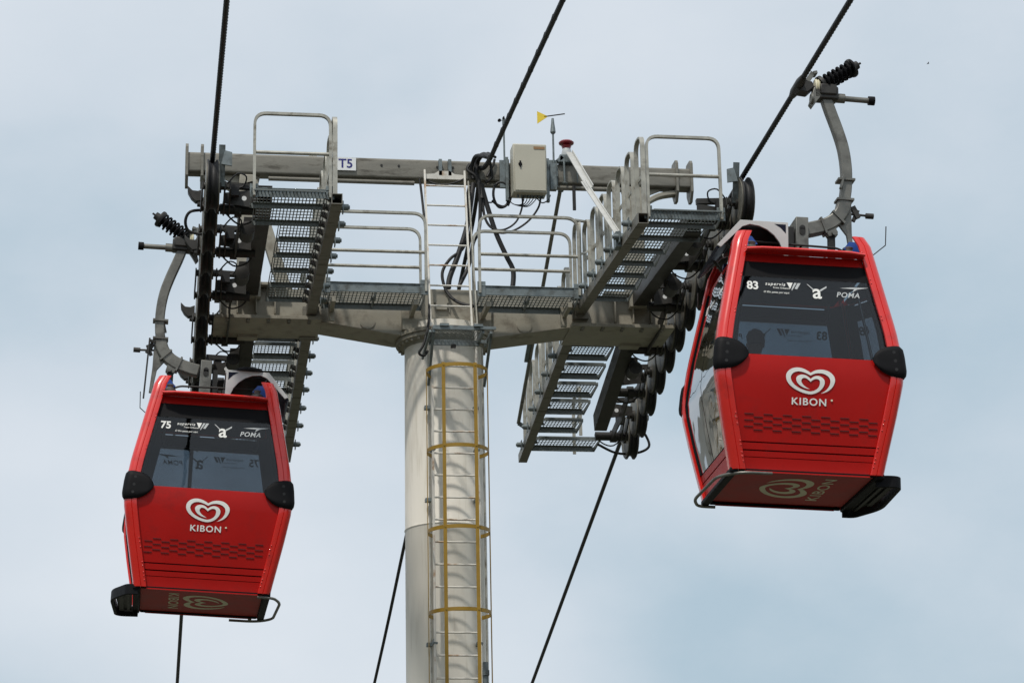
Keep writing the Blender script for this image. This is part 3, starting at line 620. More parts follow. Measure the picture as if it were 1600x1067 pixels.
cab('cable_loop','black cable coiled in two upright loops below the beam',[
 ([(.62,-.16,1.80),(.68,-.17,1.74),(.77,-.17,1.72),(.83,-.17,1.80),(.83,-.17,1.95),(.77,-.17,2.03),(.69,-.17,2.03),(.64,-.17,1.95),(.64,-.17,1.82),(.70,-.17,1.71),(.79,-.17,1.73),(.84,-.17,1.84)],.017),
 ([(.64,-.14,1.98),(.74,-.15,2.06),(.84,-.15,1.98),(.86,-.15,1.86),(.82,-.15,1.74)],.016),
 ([(.50,-.15,1.95),(.54,-.15,1.80),(.60,-.16,1.77),(.65,-.16,1.80)],.010)])
cab('drooping_cable','thin black cables drooping from the underside of the electrical cabinet',[
 ([(.98,-.3,1.82),(.98,-.3,1.68),(.90,-.28,1.48),(.74,-.25,1.38),(.58,-.22,1.42),(.50,-.2,1.60),(.48,-.18,1.9)],.012),
 ([(1.22,-.3,1.82),(1.18,-.3,1.66),(1.04,-.28,1.48),(.84,-.25,1.36),(.66,-.22,1.36),(.52,-.2,1.55),(.50,-.18,1.9)],.013),
 ([(1.36,-.2,1.88),(1.32,-.22,1.80),(1.24,-.24,1.76),(1.16,-.28,1.82)],.008)])
cab('drooping_cable','fan of fine wires looping under the electrical cabinet',[
 ([(1.00+.045*k,-.3,1.83),(1.00+.035*k,-.3,1.76),(.96+.02*k,-.28,1.71-.006*k),(.86,-.24,1.74),(.80,-.2,1.88)],.006) for k in range(5)])
cab('hanging_cable','black cable drooping under the upper end of the ladder',[([(-.24,-.16,2.06),(-.1,-.2,1.98),(.08,-.22,1.98),(.26,-.2,2.06)],.012),([(-.30,-.15,2.06),(-.27,-.2,1.7),(-.24,-.4,1.0),(-.25,-.62,.3),(-.28,-.75,-.05),(-.34,-.8,-.30),(-.40,-.8,-.42),(-.34,-.78,-.45),(-.29,-.75,-.38)],.016)])
# ------------------------------------------------------------------ gondola
LV=[(-1.78,.66),(-2.3,.765),(-2.8,.865),(-3.08,.905),(-3.22,.917),(-3.36,.905),(-3.7,.85),(-4.32,.735)]
def hx(z):
    if z>=LV[0][0]: return LV[0][1]
    for (a,ra),(c,rc) in zip(LV,LV[1:]):
        if z>=c: return ra+(rc-ra)*(z-a)/(c-a)
    return LV[-1][1]
hy=hx
def zs(z0,z1):    # sample levels between z0>z1 including breakpoints
    return [z0]+[z for z,_ in LV if z1<z<z0]+[z1]
HEART=[(905,655),(1000,625),(1080,570),(1140,490),(1170,400),(1165,320),(1120,250),(1040,195),(940,175),(860,178),(780,200),(705,245),(640,205),(560,170),(460,155),(370,170),(300,210),(250,270),(238,340),(250,420),(300,500),(380,570),(480,625),(590,665),(705,685),(800,660),(880,610),(940,540),(975,460),(972,390),(940,340),(890,308),(840,298),(780,310),(740,335),(705,370),(665,330),(620,300),(560,287),(500,295),(450,325),(428,375),(440,430),(480,490),(540,535),(610,565),(695,580),(630,545),(570,500),(530,440),(530,395),(555,360),(600,352),(640,370),(680,405),(705,430),(740,395),(780,370),(830,362),(870,380),(885,420),(880,490),(850,550),(790,600),(705,628),(600,605),(500,570),(410,510),(350,440),(325,370),(340,300),(390,250),(470,228),(550,235),(630,262),(705,300),(760,265),(830,247),(920,245),(1000,270),(1060,320),(1082,380),(1078,450),(1050,520),(1000,590)]
SHARP={(905,655),(705,245),(705,370),(695,580),(705,430),(705,300)}
def heart():
    o=[]; m=len(HEART)
    for i,p in enumerate(HEART):
        if p in SHARP: o.append(p)
        else:
            a=HEART[i-1]; c=HEART[(i+1)%m]
            o.append((p[0]*.75+a[0]*.25*1,p[1]*.75+a[1]*.25)); o.append((p[0]*.75+c[0]*.25,p[1]*.75+c[1]*.25))
    k=.00057
    return [((x-705)*k,(420-y)*k) for x,y in o]
HP=heart()
def gondola(num,loc,turn,label,tilt=3.0,cx=-.12,yaw=0):
    G=empty('gondola',loc,label,'cable car','red cable car gondolas')
    G.rotation_euler=(Matrix.Rotation(R(tilt),3,'Y')@Matrix.Rotation(R(turn+yaw),3,'Z')).to_euler()
    CX_=cx                                    # cabin centre, inward of the rope
    def b(mb,name,m,parent=G,sh=True,**k):
        if sh: mb.v=[(x+CX_,y,(z-.10 if z>-3.3 else -3.4+(z+3.3)*.912)) for x,y,z in mb.v]
        return mb.build(name,m,parent,**k)
    # corner posts
    for sx in (-1,1):
        for sy in (-1,1):
            mb=MB(); vs=[]; Z=[-1.76]+[ -1.76-(4.33-1.76)*i/24 for i in range(1,25)]
            for z in Z:
                h=hx(z); o=.028 
                top=max(0,1-(abs(z+1.76))/.05); h2=h-.03*top
                sec=[(h2-.118,h2-.005),(h2-.118,h2+o-.006),(h2-.113,h2+o),(h2-.09,h2+o+.003),(h2-.062,h2+o),(h2-.058,h2+o-.007),(h2-.054,h2+o)]
                sec+=[(h2+o-.075+.075*math.sin(R(a)),h2+o-.075+.075*math.cos(R(a))) for a in (8,20,32,45,58,70,82)]
                sec+=[(h2+o,h2-.054),(h2+o,h2-.113),(h2+o-.006,h2-.118),(h2-.005,h2-.118),(h2-.03,h2-.03)]
                vs+=[(sx*a,sy*c,z) for a,c in sec]
            n=len(sec); m=len(Z); mb.add(vs,[(i*n+k,i*n+(k+1)%n,(i+1)*n+(k+1)%n,(i+1)*n+k) for i in range(m-1) for k in range(n)]+[tuple(range(n)),tuple((m-1)*n+k for k in range(n))])
            po=b(mb,'corner_post','red',smooth=40)
            mb=MB(); mb.strap([(sx*(hx(z)-.10),sy*(hx(z)-.10),z) for z in (-2.1,-2.3,-2.8,-3.22,-3.7,-4.25)],.20,.02,(sx,-sy,0)); b(mb,'pillar_lining','inside',parent=po)
            mb=MB()
            for z in [-1.95,-1.98,-2.01,-2.25,-2.29,-2.65,-2.69,-3.75,-3.80,-3.86,-4.04,-4.08,-4.16,-4.20,-4.25]:
                h=hx(z); c=(sx*(h-.104),sy*(h+.031),z); mb.lathe(c,(0,sy,0),[(.009,-.004),(.007,.003),(.002,.006)],8)
            b(mb,'rivet_row','red',parent=po)
    def strip(z0,z1,inset,side,off,half=None,t=.02,name='panel',m='red2',**k):
        """curved panel between the posts. side: 'f' (-y), 'k' (+y), 'l' (-x), 'r' (+x)"""
        mb=MB(); Z=zs(z0,z1); vs=[]; nu=6
        for d in (0,-t):
            for z in Z:
                h=hx(z); q=(half if half else h-inset)
                for i in range(nu+1):
                    u=-q+2*q*i/nu; w=h+off+d
                    vs.append({'f':(u,-w,z),'k':(-u,w,z),'l':(-w,-u,z),'r':(w,u,z)}[side])
        m_=len(Z); A=m_*(nu+1); fs=[]
        for i in range(m_-1):
            for j in range(nu):
                a=i*(nu+1)+j; fs+=[(a,a+1,a+nu+2,a+nu+1),(A+a+1,A+a,A+a+nu+1,A+a+nu+2)]
            a=i*(nu+1); fs+=[(a,a+nu+1,A+a+nu+1,A+a)]; a=i*(nu+1)+nu; fs+=[(a+nu+1,a,A+a,A+a+nu+1)]
        for j in range(nu):
            fs+=[(j+1,j,A+j,A+j+1)]; a=(m_-1)*(nu+1)+j; fs+=[(a,a+1,A+a+1,A+a)]
        mb.add(vs,fs); return b(mb,name,m,**k)
    for sd,sy in (('f',-1),('k',1)):
        strip(-2.01,-2.10,.116,sd,-.03,name='header_panel',m='red2')
        strip(-2.11,-2.27,.116,sd,-.02,name='window_header',m='black',t=.012)
        wn=strip(-2.272,-3.115,.117,sd,-.016,name='end_window',m='glass',t=.008)
        strip(-2.105,-3.12,.139,sd,-.035,half=None,name='window_seal',m='glass',t=.002) if False else None
        strip(-3.12,-4.03,.116,sd,-.006,name='end_panel',m='red2',smooth=50)
        strip(-4.045,-4.115,.116,sd,-.004,name='skirt_panel',m='red2'); strip(-4.13,-4.19,.116,sd,-.004,name='skirt_panel',m='red2'); strip(-4.197,-4.35,.116,sd,-.006,name='skirt_panel',m='red2')
        # louvre slots
        mb=MB()
        for r_ in range(6):
            for c_ in range(7):
                u=-.60+.19*c_+(.093 if r_%2 else 0)-.0; z=-3.745-.033*r_; zz=z
                if abs(u)<.70: h=hy(z)-.003; mb.box(u-.045,u+.045,*sorted((sy*h,sy*(h+.004))),z-.004,z+.004)
        mb.v=[(x,y,z) for x,y,z in mb.v]; b(mb,'louvre','slot')
        # awning lip
        mb=MB(); pts=[]
        for t_ in range(9):
            u=-.60+1.2*t_/8; pts.append(u)
        vs=[]; 
        for u in pts:
            e_=1-abs(u/.60)**6; y0=hx(-2.0)-.03
            for dz,dy in ((.0,0),(.0,.13+.05*e_),(-.018,.142+.05*e_),(-.03,.13+.05*e_),(-.022,0)): vs.append((u,sy*(y0+dy),-1.985+dz))
        mb.add(vs,[(i*5+k,i*5+(k+1)%5,(i+1)*5+(k+1)%5,(i+1)*5+k) for i in range(8) for k in range(5)]+[(0,1,2,3,4),tuple(40+k for k in range(5))])
        b(mb,'awning','red')
        # graphics, draped on the end faces
        def drape(vf,cx,cz,off=.004,mirror=1):
            v,f=vf; mb=MB(); mb.add([( (cx+x)*(-sy),sy*(hy(cz+y)+off),cz+y) for x,y,*_ in v],f); return mb
        gl=.0-.012
        b(drape(textmesh(num,.12,.03),-.535,-2.375,gl),'number','white')
        b(drape(textmesh('supervia',.050,.012,.3,1.2),-.31,-2.345,gl),'operator_lettering','white')
        b(drape(textmesh('Trens Urbanos',.028,.008,.1),-.25,-2.385,gl),'operator_lettering','white')
        b(drape(textmesh('O Rio passa por aqui.',.030,.006,.35),-.30,-2.435,gl),'operator_lettering','white')
        def flat(polys,cx,cz,k=1,off=.004):
            mb=MB()
            for P in polys: mb.sheet([((cx+x*k),(cz+y*k)) for x,y in P],lambda u,v:(u*(-sy),sy*(hy(v)+off),v))
            return mb
        b(flat([[(-.06,.04),(.0,.04),(-.03,-.03)]],-.13,-2.36,1,gl),'arrow_mark','white')
        b(flat([[(.01,.04),(.035,.04),(-.0,-.02),(-.02,-.05),(-.02,-.03)],[(.045,.04),(.075,.04),(.035,-.03),(.01,-.025)]],-.125,-2.36,1,gl),'arrow_mark','silver')
        b(drape(textmesh('a',.22,.016,.0),.11,-2.41,gl),'emblem_letter','white')
        b(flat([[(-.10,.085),(-.09,.085),(-.03,.03),(-.03,.015)],[(.10,.075),(.10,.055),(.035,.01),(.03,.028)]],.11,-2.41,1,gl),'emblem_horns','silver')
        b(drape(textmesh('POMA',.078,.018,.25,1.15),.42,-2.425,gl),'maker_lettering','silver')
        b(flat([[(-.10,.06),(.02,.075),(.20,.08),(.08,.055),(.03,.02),(.05,.057)]],.44,-2.41,1,gl),'maker_swoosh','silver')
        # heart and name
        mb=MB(); mb.sheet([(x*.92,-3.375+y*.92) for x,y in HP],lambda u,v:(u*(-sy),sy*(hy(v)+.002),v)); b(mb,'heart_logo','white')
        b(drape(textmesh('KIBON',.105,.018,0,1.15),-.01,-3.595,.002),'logo_lettering','white')
        mb=MB(); mb.lathe((sy*-.215,sy*(hy(-3.565)+.002),-3.565),(0,sy,0),[(.011,-.001),(.011,.0015)],14); b(mb,'registered_mark','cream_vinyl')
        # waist bumpers wrap round the corners
        for sx in (-1,1):
            mb=MB(); zc=-3.13; nu,nv=26,12; vs=[]
            for i in range(nu+1):
                t=i/nu; Ltot=.26+.12+.03
                s_=t*Ltot
                hgt=.165*max(0,1-max(0,(0.28-s_)/.28)**2.2)**.62
                hgt=max(hgt,.012)
                for j in range(nv+1):
                    v_=-1+2*j/nv; z=zc+hgt*v_; h=hx(z)+.028
                    if s_<.26: px,py,nx_,ny_=h-.26+s_-.06,h,0,1
                    elif s_<.38: a=(s_-.26)/.12*PI/2; px=h-.06+.06*math.sin(a); py=h-.06+.06*math.cos(a); nx_,ny_=math.sin(a),math.cos(a)
                    else: px,py,nx_,ny_=h,h-.06-(s_-.38),1,0
                    o_=.022*(max(0,1-v_**8))**.5*min(1,math.sqrt(max(0,min(s_,Ltot-s_)/.05)))+.001
                    vs.append((sx*(px+nx_*o_),sy*(py+ny_*o_),z))
            mb.add(vs,[(i*(nv+1)+j,i*(nv+1)+j+1,(i+1)*(nv+1)+j+1,(i+1)*(nv+1)+j) for i in range(nu) for j in range(nv)])
            bo=b(mb,'corner_bumper','black',smooth=60)
            mb=MB()
            for dz in (-.09,0,.09):
                z=zc+dz; h=hx(z)+.028; mb.lathe((sx*(h-.10),sy*(h+.023),z),(0,sy,0),[(.017,-.004),(.017,.002)],12)
            b(mb,'bumper_screw','rubber',parent=bo)
    # sides: two glazed door leaves each side
    for sd,sx in (('l',-1),('r',1)):
        strip(-1.99,-2.06,.116,sd,-.02,name='side_header',m='red')
        mb=MB()
        strip(-4.05,-4.13,.116,sd,-.006,name='sill_panel',m='red2'); strip(-4.145,-4.325,.116,sd,-.006,name='sill_panel',m='red2')
        for q in (-1,1):
            vs=[]; Z=zs(-2.075,-4.035); mb=MB()
            for z in Z:
                h=hx(z)-.008; w_=h-.165
                for y in (q*.012,q*w_): vs.append((sx*h,y,z))
            m_=len(Z); mb.add(vs,[(2*i,2*i+1,2*i+3,2*i+2) for i in range(m_-1)]); dr=b(mb,'door_glass','side',smooth=60)
            mb=MB(); path=[(sx*(hx(z)-.004),q*(hx(z)-.16),z) for z in zs(-2.07,-4.04)]; mb.strap(path,.012,.02,(0,1,0)); path=[(sx*(hx(z)-.014),q*.008,z) for z in zs(-2.07,-4.04)]; mb.strap(path,.006,.01,(0,1,0)); b(mb,'door_edge','black',parent=dr)
        mb=MB(); h=hx(-3.1)
        v,f=textmesh(num,.12,.035); mb.add([(sx*(hx(-2.3+y)-.003),sx*(x)-.38*sx,-2.3+y) for x,y,z in v],f); v,f=textmesh('supervia',.06,.02,.3); mb.add([(sx*(hx(-2.3+y)-.003),sx*(x)-.12*sx,-2.3+y) for x,y,z in v],f); v,f=textmesh('POMA',.07,.03,.25); mb.add([(sx*(hx(-2.3+y)-.003),sx*(x)+.32*sx,-2.3+y) for x,y,z in v],f)
        b(mb,'door_lettering','white')
        mb=MB(); mb.box(*sorted((sx*.60,sx*.64)),-.62,.62,-2.0,-1.94); b(mb,'door_track','dark')
    # roof
    mb=MB(); mb.box(-.63,.63,-.63,.63,-2.09,-2.03); b(mb,'roof','inside')
    mb=MB(); mb.box(-.62,.62,-.62,.62,-2.029,-1.99); b(mb,'roof_skin','dark')
    # floor, belly pan and frame
    mb=MB(); mb.box(-.73,.73,-.73,.73,-4.30,-4.24); b(mb,'floor','inside')
    mb=MB(); mb.box(-.68,.68,-.70,.64,-4.318,-4.306); b(mb,'belly_pan','under')
    mb=MB()
    for q in (-1,1): mb.box(*sorted((q*.685,q*.765)),-.735,.735,-4.36,-4.305); mb.box(-.68,.68,*sorted((q*.705,q*.73)),-4.346,-4.305)
    b(mb,'floor_frame','black',bevel=.012)
    # logo under the floor: reads across the cabin
    mb=MB(); mb.sheet([(x,y) for x,y in HP],lambda u,v:( v*1.75-.06,-u*1.5-.03,-4.3205)); b(mb,'belly_logo','cream_vinyl')
    v,f=textmesh('KIBON',.15,.012,0,1.1); mb=MB(); mb.add([(.31+y*1.1,-x*1.9-.02,-4.3205) for x,y,z in [(x,-y,z) for x,y,z in v]],f); mb.v=[(x,y,z) for x,y,z in mb.v]; b(mb,'belly_lettering','cream_vinyl')
    # benches
    for q in (-1,1):
        mb=MB(); mb.box(-.62,.62,*sorted((q*.36,q*.78)),-3.86,-3.80); mb.box(-.62,.62,*sorted((q*.76,q*.80)),-3.80,-3.35); b(mb,'bench','inside',bevel=.02)
    mb=MB()
    for q in (-1,1): mb.tube(fillet([(-.55,q*.52,-2.05),(-.55,q*.52,-2.30),(.55,q*.52,-2.30),(.55,q*.52,-2.05)],.08),.013,8)
    b(mb,'hand_rail','hanger')
    # under-side guides: heavy outer one, thin inner tube
    mb=MB(); path=fillet([(.70,-.62,-4.36),(.95,-.66,-4.36),(1.00,.30,-4.36),(.82,.70,-4.36),(.70,.70,-4.36)],.16,8); mb.strap(path,.13,.035,(0,0,1))
    o=b(mb,'outer_guide','black',bevel=.006)
    mb=MB(); mb.prism([(.77,-.60),(.92,-.62),(.96,.28),(.80,.64),(.77,.64)],lambda u,v,t:(u,v,t),-4.35,-4.338); mb.bar((.81,-.55,-4.37),(.81,.6,-4.37),.03,.012);mb.bar((.89,-.55,-4.37),(.89,.35,-4.37),.05,.012); b(mb,'guide_tray','dark',parent=o)
    mb=MB(); path=fillet([(-.36,-.77,-4.37),(-.68,-.77,-4.37),(-.86,-.55,-4.37),(-.89,.45,-4.37),(-.80,.72,-4.37),(-.62,.72,-4.37)],.14,8); mb.tube(path,.017,10); mb.bar((-.60,-.77,-4.365),(-.60,-.69,-4.355),.04,.02); b(mb,'inner_guide','hanger')
    # roof equipment
    mb=MB(); mb.box(-.035+.09,.035+.09+.06,-.16,.16,-1.99,-1.40); 
    hb_=b(mb,'suspension_box','hanger',bevel=.006)
    mb=MB(); mb.lathe((.12,-.165,-1.52),(0,1,0),[(.03,-.004),(.03,.004)],16); mb.lathe((.12,-.165,-1.565),(0,1,0),[(.03,-.0045),(.03,.0045)],16); mb.box(.09,.15,-.169,-.161,-1.565,-1.52)
    mb.lathe((.12,.165,-1.52),(0,1,0),[(.03,-.004),(.03,.004)],16); mb.lathe((.12,.165,-1.565),(0,1,0),[(.03,-.0045),(.03,.0045)],16); mb.box(.09,.15,.161,.169,-1.565,-1.52)
    b(mb,'box_slot','dark',parent=hb_)
    mb=MB(); mb.box(-.02,.04,-.12,.12,-1.99,-1.5); b(mb,'suspension_plate','dark')
    mb=MB()
    for q in (-1,1): mb.tube(fillet([(-.5,q*.42,-1.79),(.42,q*.42,-1.81),(.60,q*.42,-1.91)],.05),.012,8)
    mb.tube([(.05,-.42,-1.80),(.05,.42,-1.80)],.012,8); b(mb,'roof_rail','dark')
    for sx_,sy_ in ((-.48,-.45),(.52,-.45),(-.48,.45),(.52,.45)):
        mb=MB(); mb.lathe((sx_,sy_,-1.92),(0,0,1),[(.07,0),(.07,.05),(.05,.07),(.06,.10),(.03,.12)],14); dm=b(mb,'roof_damper','hanger')
        mb=MB(); e_=1 if sx_>0 else -1; mb.prism([(-.06,.06),(.0,.14),(.10,.14),(.12,-.01),(.03,.04)],lambda u,v,t:(sx_+e_*u,sy_+t,-1.90+v),-.04,.04); b(mb,'damper_cover','blue',parent=dm)
    # solar hood on the inner side
    for q in (-1,1):
        mb=MB(); o_=[(-.08,-1.90),(-.08,-1.55),(-.14,-1.52),(-.60,-1.52),(-.86,-1.80),(-.82,-1.84),(-.60,-1.60),(-.50,-1.60)]
        arc=[(-.50+.345*math.sin(R(a)),-1.99+.35*math.cos(R(a))) for a in range(0,91,15)]
        o_=[(-.11,-1.99),(-.11,-1.60),(-.60,-1.60),(-.84,-1.88),(-.80,-1.90),(-.58,-1.67)]+arc
        mb.prism(o_,lambda u,v,t:(u,q*.50+t,v),-.012,.012); b(mb,'hood_frame','roofwhite',bevel=.003)
        mb=MB(); mb.prism([(-.135,-1.625),(-.25,-1.625),(-.19,-1.66),(-.135,-1.72)],lambda u,v,t:(u,q*.50+t,v),-.0145,.0145); b(mb,'hood_opening','solar')
    mb=MB(); mb.add([(-.60,-.485,-1.615),(-.60,.485,-1.615),(-.85,.485,-1.90),(-.85,-.485,-1.90),(-.58,-.485,-1.635),(-.58,.485,-1.635),(-.83,.485,-1.92),(-.83,-.485,-1.92)],[(0,1,2,3),(7,6,5,4),(0,4,5,1),(1,5,6,2),(2,6,7,3),(3,7,4,0)])
    b(mb,'solar_panel','solar')
    mb=MB(); mb.box(-.58,-.10,-.47,.47,-1.625,-1.605); ht=b(mb,'hood_top','roofwhite'); mb=MB(); mb.box(-.575,-.11,-.465,.465,-1.66,-1.628); mb.box(-.13,-.115,-.46,.46,-1.99,-1.66); b(mb,'hood_lining','inside',parent=ht)
    mb=MB(); mb.lathe((-.38,.40,-1.602),(0,0,1),[(.19,0),(.19,.02),(.15,.045),(.05,.06)],28); b(mb,'vent_dome','black')
    mb=MB(); mb.tube([(-.60,-.5,-1.80),(-.60,-.5,-1.92)],.02,8); mb.tube([(-.75,.3,-1.72),(-.60,.3,-1.92)],.015,8);mb.tube([(-.75,-.3,-1.72),(-.60,-.3,-1.92)],.015,8); b(mb,'hood_stay','hanger')
    # door-side antenna wire
    mb=MB(); mb.tube([(.66,-.60,-1.99),(.86,-.62,-1.82),(.87,-.62,-1.62)],.006,6); mb.tube([(-.70,.62,-2.1),(-.80,.7,-2.16),(-.80,.7,-2.0)],.006,6); b(mb,'wire_whisker','dark')
    # ---------------- hanger arm (in the rope's frame)
    pth=[(.30,-.12),(.34,-.25),(.42,-.48),(.475,-.68),(.50,-.90),(.495,-1.10),(.475,-1.24)]
    mb=MB(); pp=smoothp([(x,0,z) for x,z in pth],4); 
    def rect(mb,pp,w,t):
        mb.strap(pp,w,t,(0,1,0))
    rect(mb,pp,.10,.112); b(mb,'hanger_arm','hanger',sh=False,bevel=.012)
    mb=MB(); pp=smoothp([(.475,0,-1.24),(.445,0,-1.36),(.37,0,-1.46),(.26,0,-1.53),(.10,0,-1.58),(.00,0,-1.60)],4); mb.strap(pp,.12,.145,(0,1,0)); b(mb,'hanger_foot','hanger',sh=False,bevel=.015)
    mb=MB(); mb.prism([(.46,-1.27),(.545,-1.27),(.545,-1.6),(.565,-1.90),(.53,-1.90),(.49,-1.62),(.40,-1.50)],lambda u,v,t:(u,t,v),-.02,.02); b(mb,'strut_plate','hanger',sh=False,bevel=.004)
    mb=MB()
    for (x,z),a in (((.475,-1.24),0),((.49,-1.02),0),((.40,-1.44),45),((.24,-1.54),70)):
        c_,s_=math.cos(R(a)),math.sin(R(a)); mb.bar((x-.09*c_,0,z+.09*s_),(x+.09*c_,0,z-.09*s_),.15,.022,(s_,0,c_))
    mb.bar((.42,-.07,-1.13),(.46,-.07,-.98),.02,.05,(0,1,0)); mb.cyl((.35,-.09,-1.62),(.35,.09,-1.62),.03); mb.prism([(.22,-1.55),(.36,-1.50),(.39,-1.63),(.30,-1.65)],lambda u,v,t:(u,t,v),-.05,.05)
    b(mb,'clamp_band','hanger',sh=False)
    mb=MB(); mb.bar((.33,0,-1.64),(.33,0,-1.92),.07,.06,(0,1,0)); mb.tube([(.33,0,-1.75),(.24,0,-1.90)],.012,6); b(mb,'brace_post','dark',sh=False)
    # door lever with roller
    mb=MB(); mb.cyl((.54,0,-1.38),(.76,0,-1.39),.013,n=8); mb.cyl((.70,0,-1.39),(.78,0,-1.39),.03,n=12); mb.bar((.56,0,-1.30),(.62,0,-1.42),.05,.05); mb.bar((.57,.02,-1.45),(.62,.02,-1.33),.04,.04); b(mb,'door_lever','train',sh=False)
    mb=MB(); mb.cyl((.60,.06,-1.25),(.62,.10,-2.0),.010,n=6); mb.bar((.50,.04,-1.30),(.60,.06,-1.28),.03,.03); b(mb,'door_rod','train',sh=False) if turn else None
    # grip
    mb=MB(); mb.lathe((0,0,0),(0,1,0),[(.034,-.26),(.05,-.14),(.05,.14),(.034,.26)],14); mb.prism([(-.03,.03),(-.03,-.04),(.0,-.07),(.10,-.08),(.16,-.02),(.14,.04),(.05,.04)],lambda u,v,t:(u,t,v),-.08,.08); b(mb,'grip_jaw','train',sh=False,bevel=.01)
    mb=MB(); mb.lathe((.20,0,-.0),(1,0,0),[(.04,-.03),(.085,-.025),(.095,-.01),(.08,0),(.095,.01),(.085,.025),(.04,.03)],24); b(mb,'grip_roller','cream_vinyl',sh=False)
    mb=MB(); mb.bar((.10,0,.06),(.16,0,.16),.08,.05); mb.bar((.16,0,.15),(.20,0,.16),.12,.03); b(mb,'grip_horn','hanger',sh=False)
    mb=MB(); mb.prism([(.16,-.02),(.10,-.22),(.13,-.26),(.19,-.17),(.26,-.08)],lambda u,v,t:(u,t-.05,v),-.03,.03); mb.lathe((.13,-.08,-.16),(1,0,0),[(.06,-.015),(.06,.015)],16); b(mb,'grip_lever','hanger',sh=False,bevel=.006)
    mb=MB(); mb.box(.16,.42,-.08,.08,-.14,.0); mb.box(.22,.40,-.10,.10,-.10,.02); mb.bar((.22,0,-.02),(.34,0,.06),.12,.10); b(mb,'grip_body','train',sh=False,bevel=.015)
    sp0=V((.26,0,.04)); sp1=V((.58,0,.25)); dd=(sp1-sp0); dn=dd.normalized(); ax=dn.cross(V((0,1,0))).normalized(); ay=V((0,1,0))
    for k,off in enumerate((-.055,.055)):
        mb=MB(); path=[]
        for i in range(7*12+1):
            t=i/84; a=2*PI*i/12; path.append(sp0+dd*t+ay*off+(ax*math.cos(a)+ay*math.sin(a))*.068)
        mb.tube(path,.0135,6); mb.cyl(sp0+ay*off,sp1+ay*off,.03,n=10); b(mb,'grip_spring','black',sh=False)
    mb=MB(); mb.lathe(sp1,dn,[(.10,-.02),(.105,0),(.10,.02),(.05,.03),(.045,.08),(.012,.085),(.012,.12)],20); mb.lathe(sp0,dn,[(.10,-.02),(.10,.015)],20); b(mb,'spring_seat','dark',sh=False)
    mb=MB(); mb.cyl((.36,0,-.10),(.50,0,-.10),.05,n=16); mb.cyl((.48,0,-.10),(.78,0,-.105),.03,n=14); gr=b(mb,'guide_arm','hanger',sh=False)
    mb=MB(); mb.cyl((.755,0,-.105),(.82,0,-.105),.048,n=18); b(mb,'end_cap','black',parent=gr,sh=False)
    return G
GR=gondola('83',(3.0,-6.18,rope_z(-6.18)),0,'red cable car gondola numbered 83, nearer the camera, with a passenger inside',tilt=2.2,cx=-.13,yaw=-1.2)
GL=gondola('75',(-2.97,-1.26,rope_z(-1.26)),180,'red cable car gondola numbered 75 hanging below the left sheave train',tilt=3.0,cx=-.20)
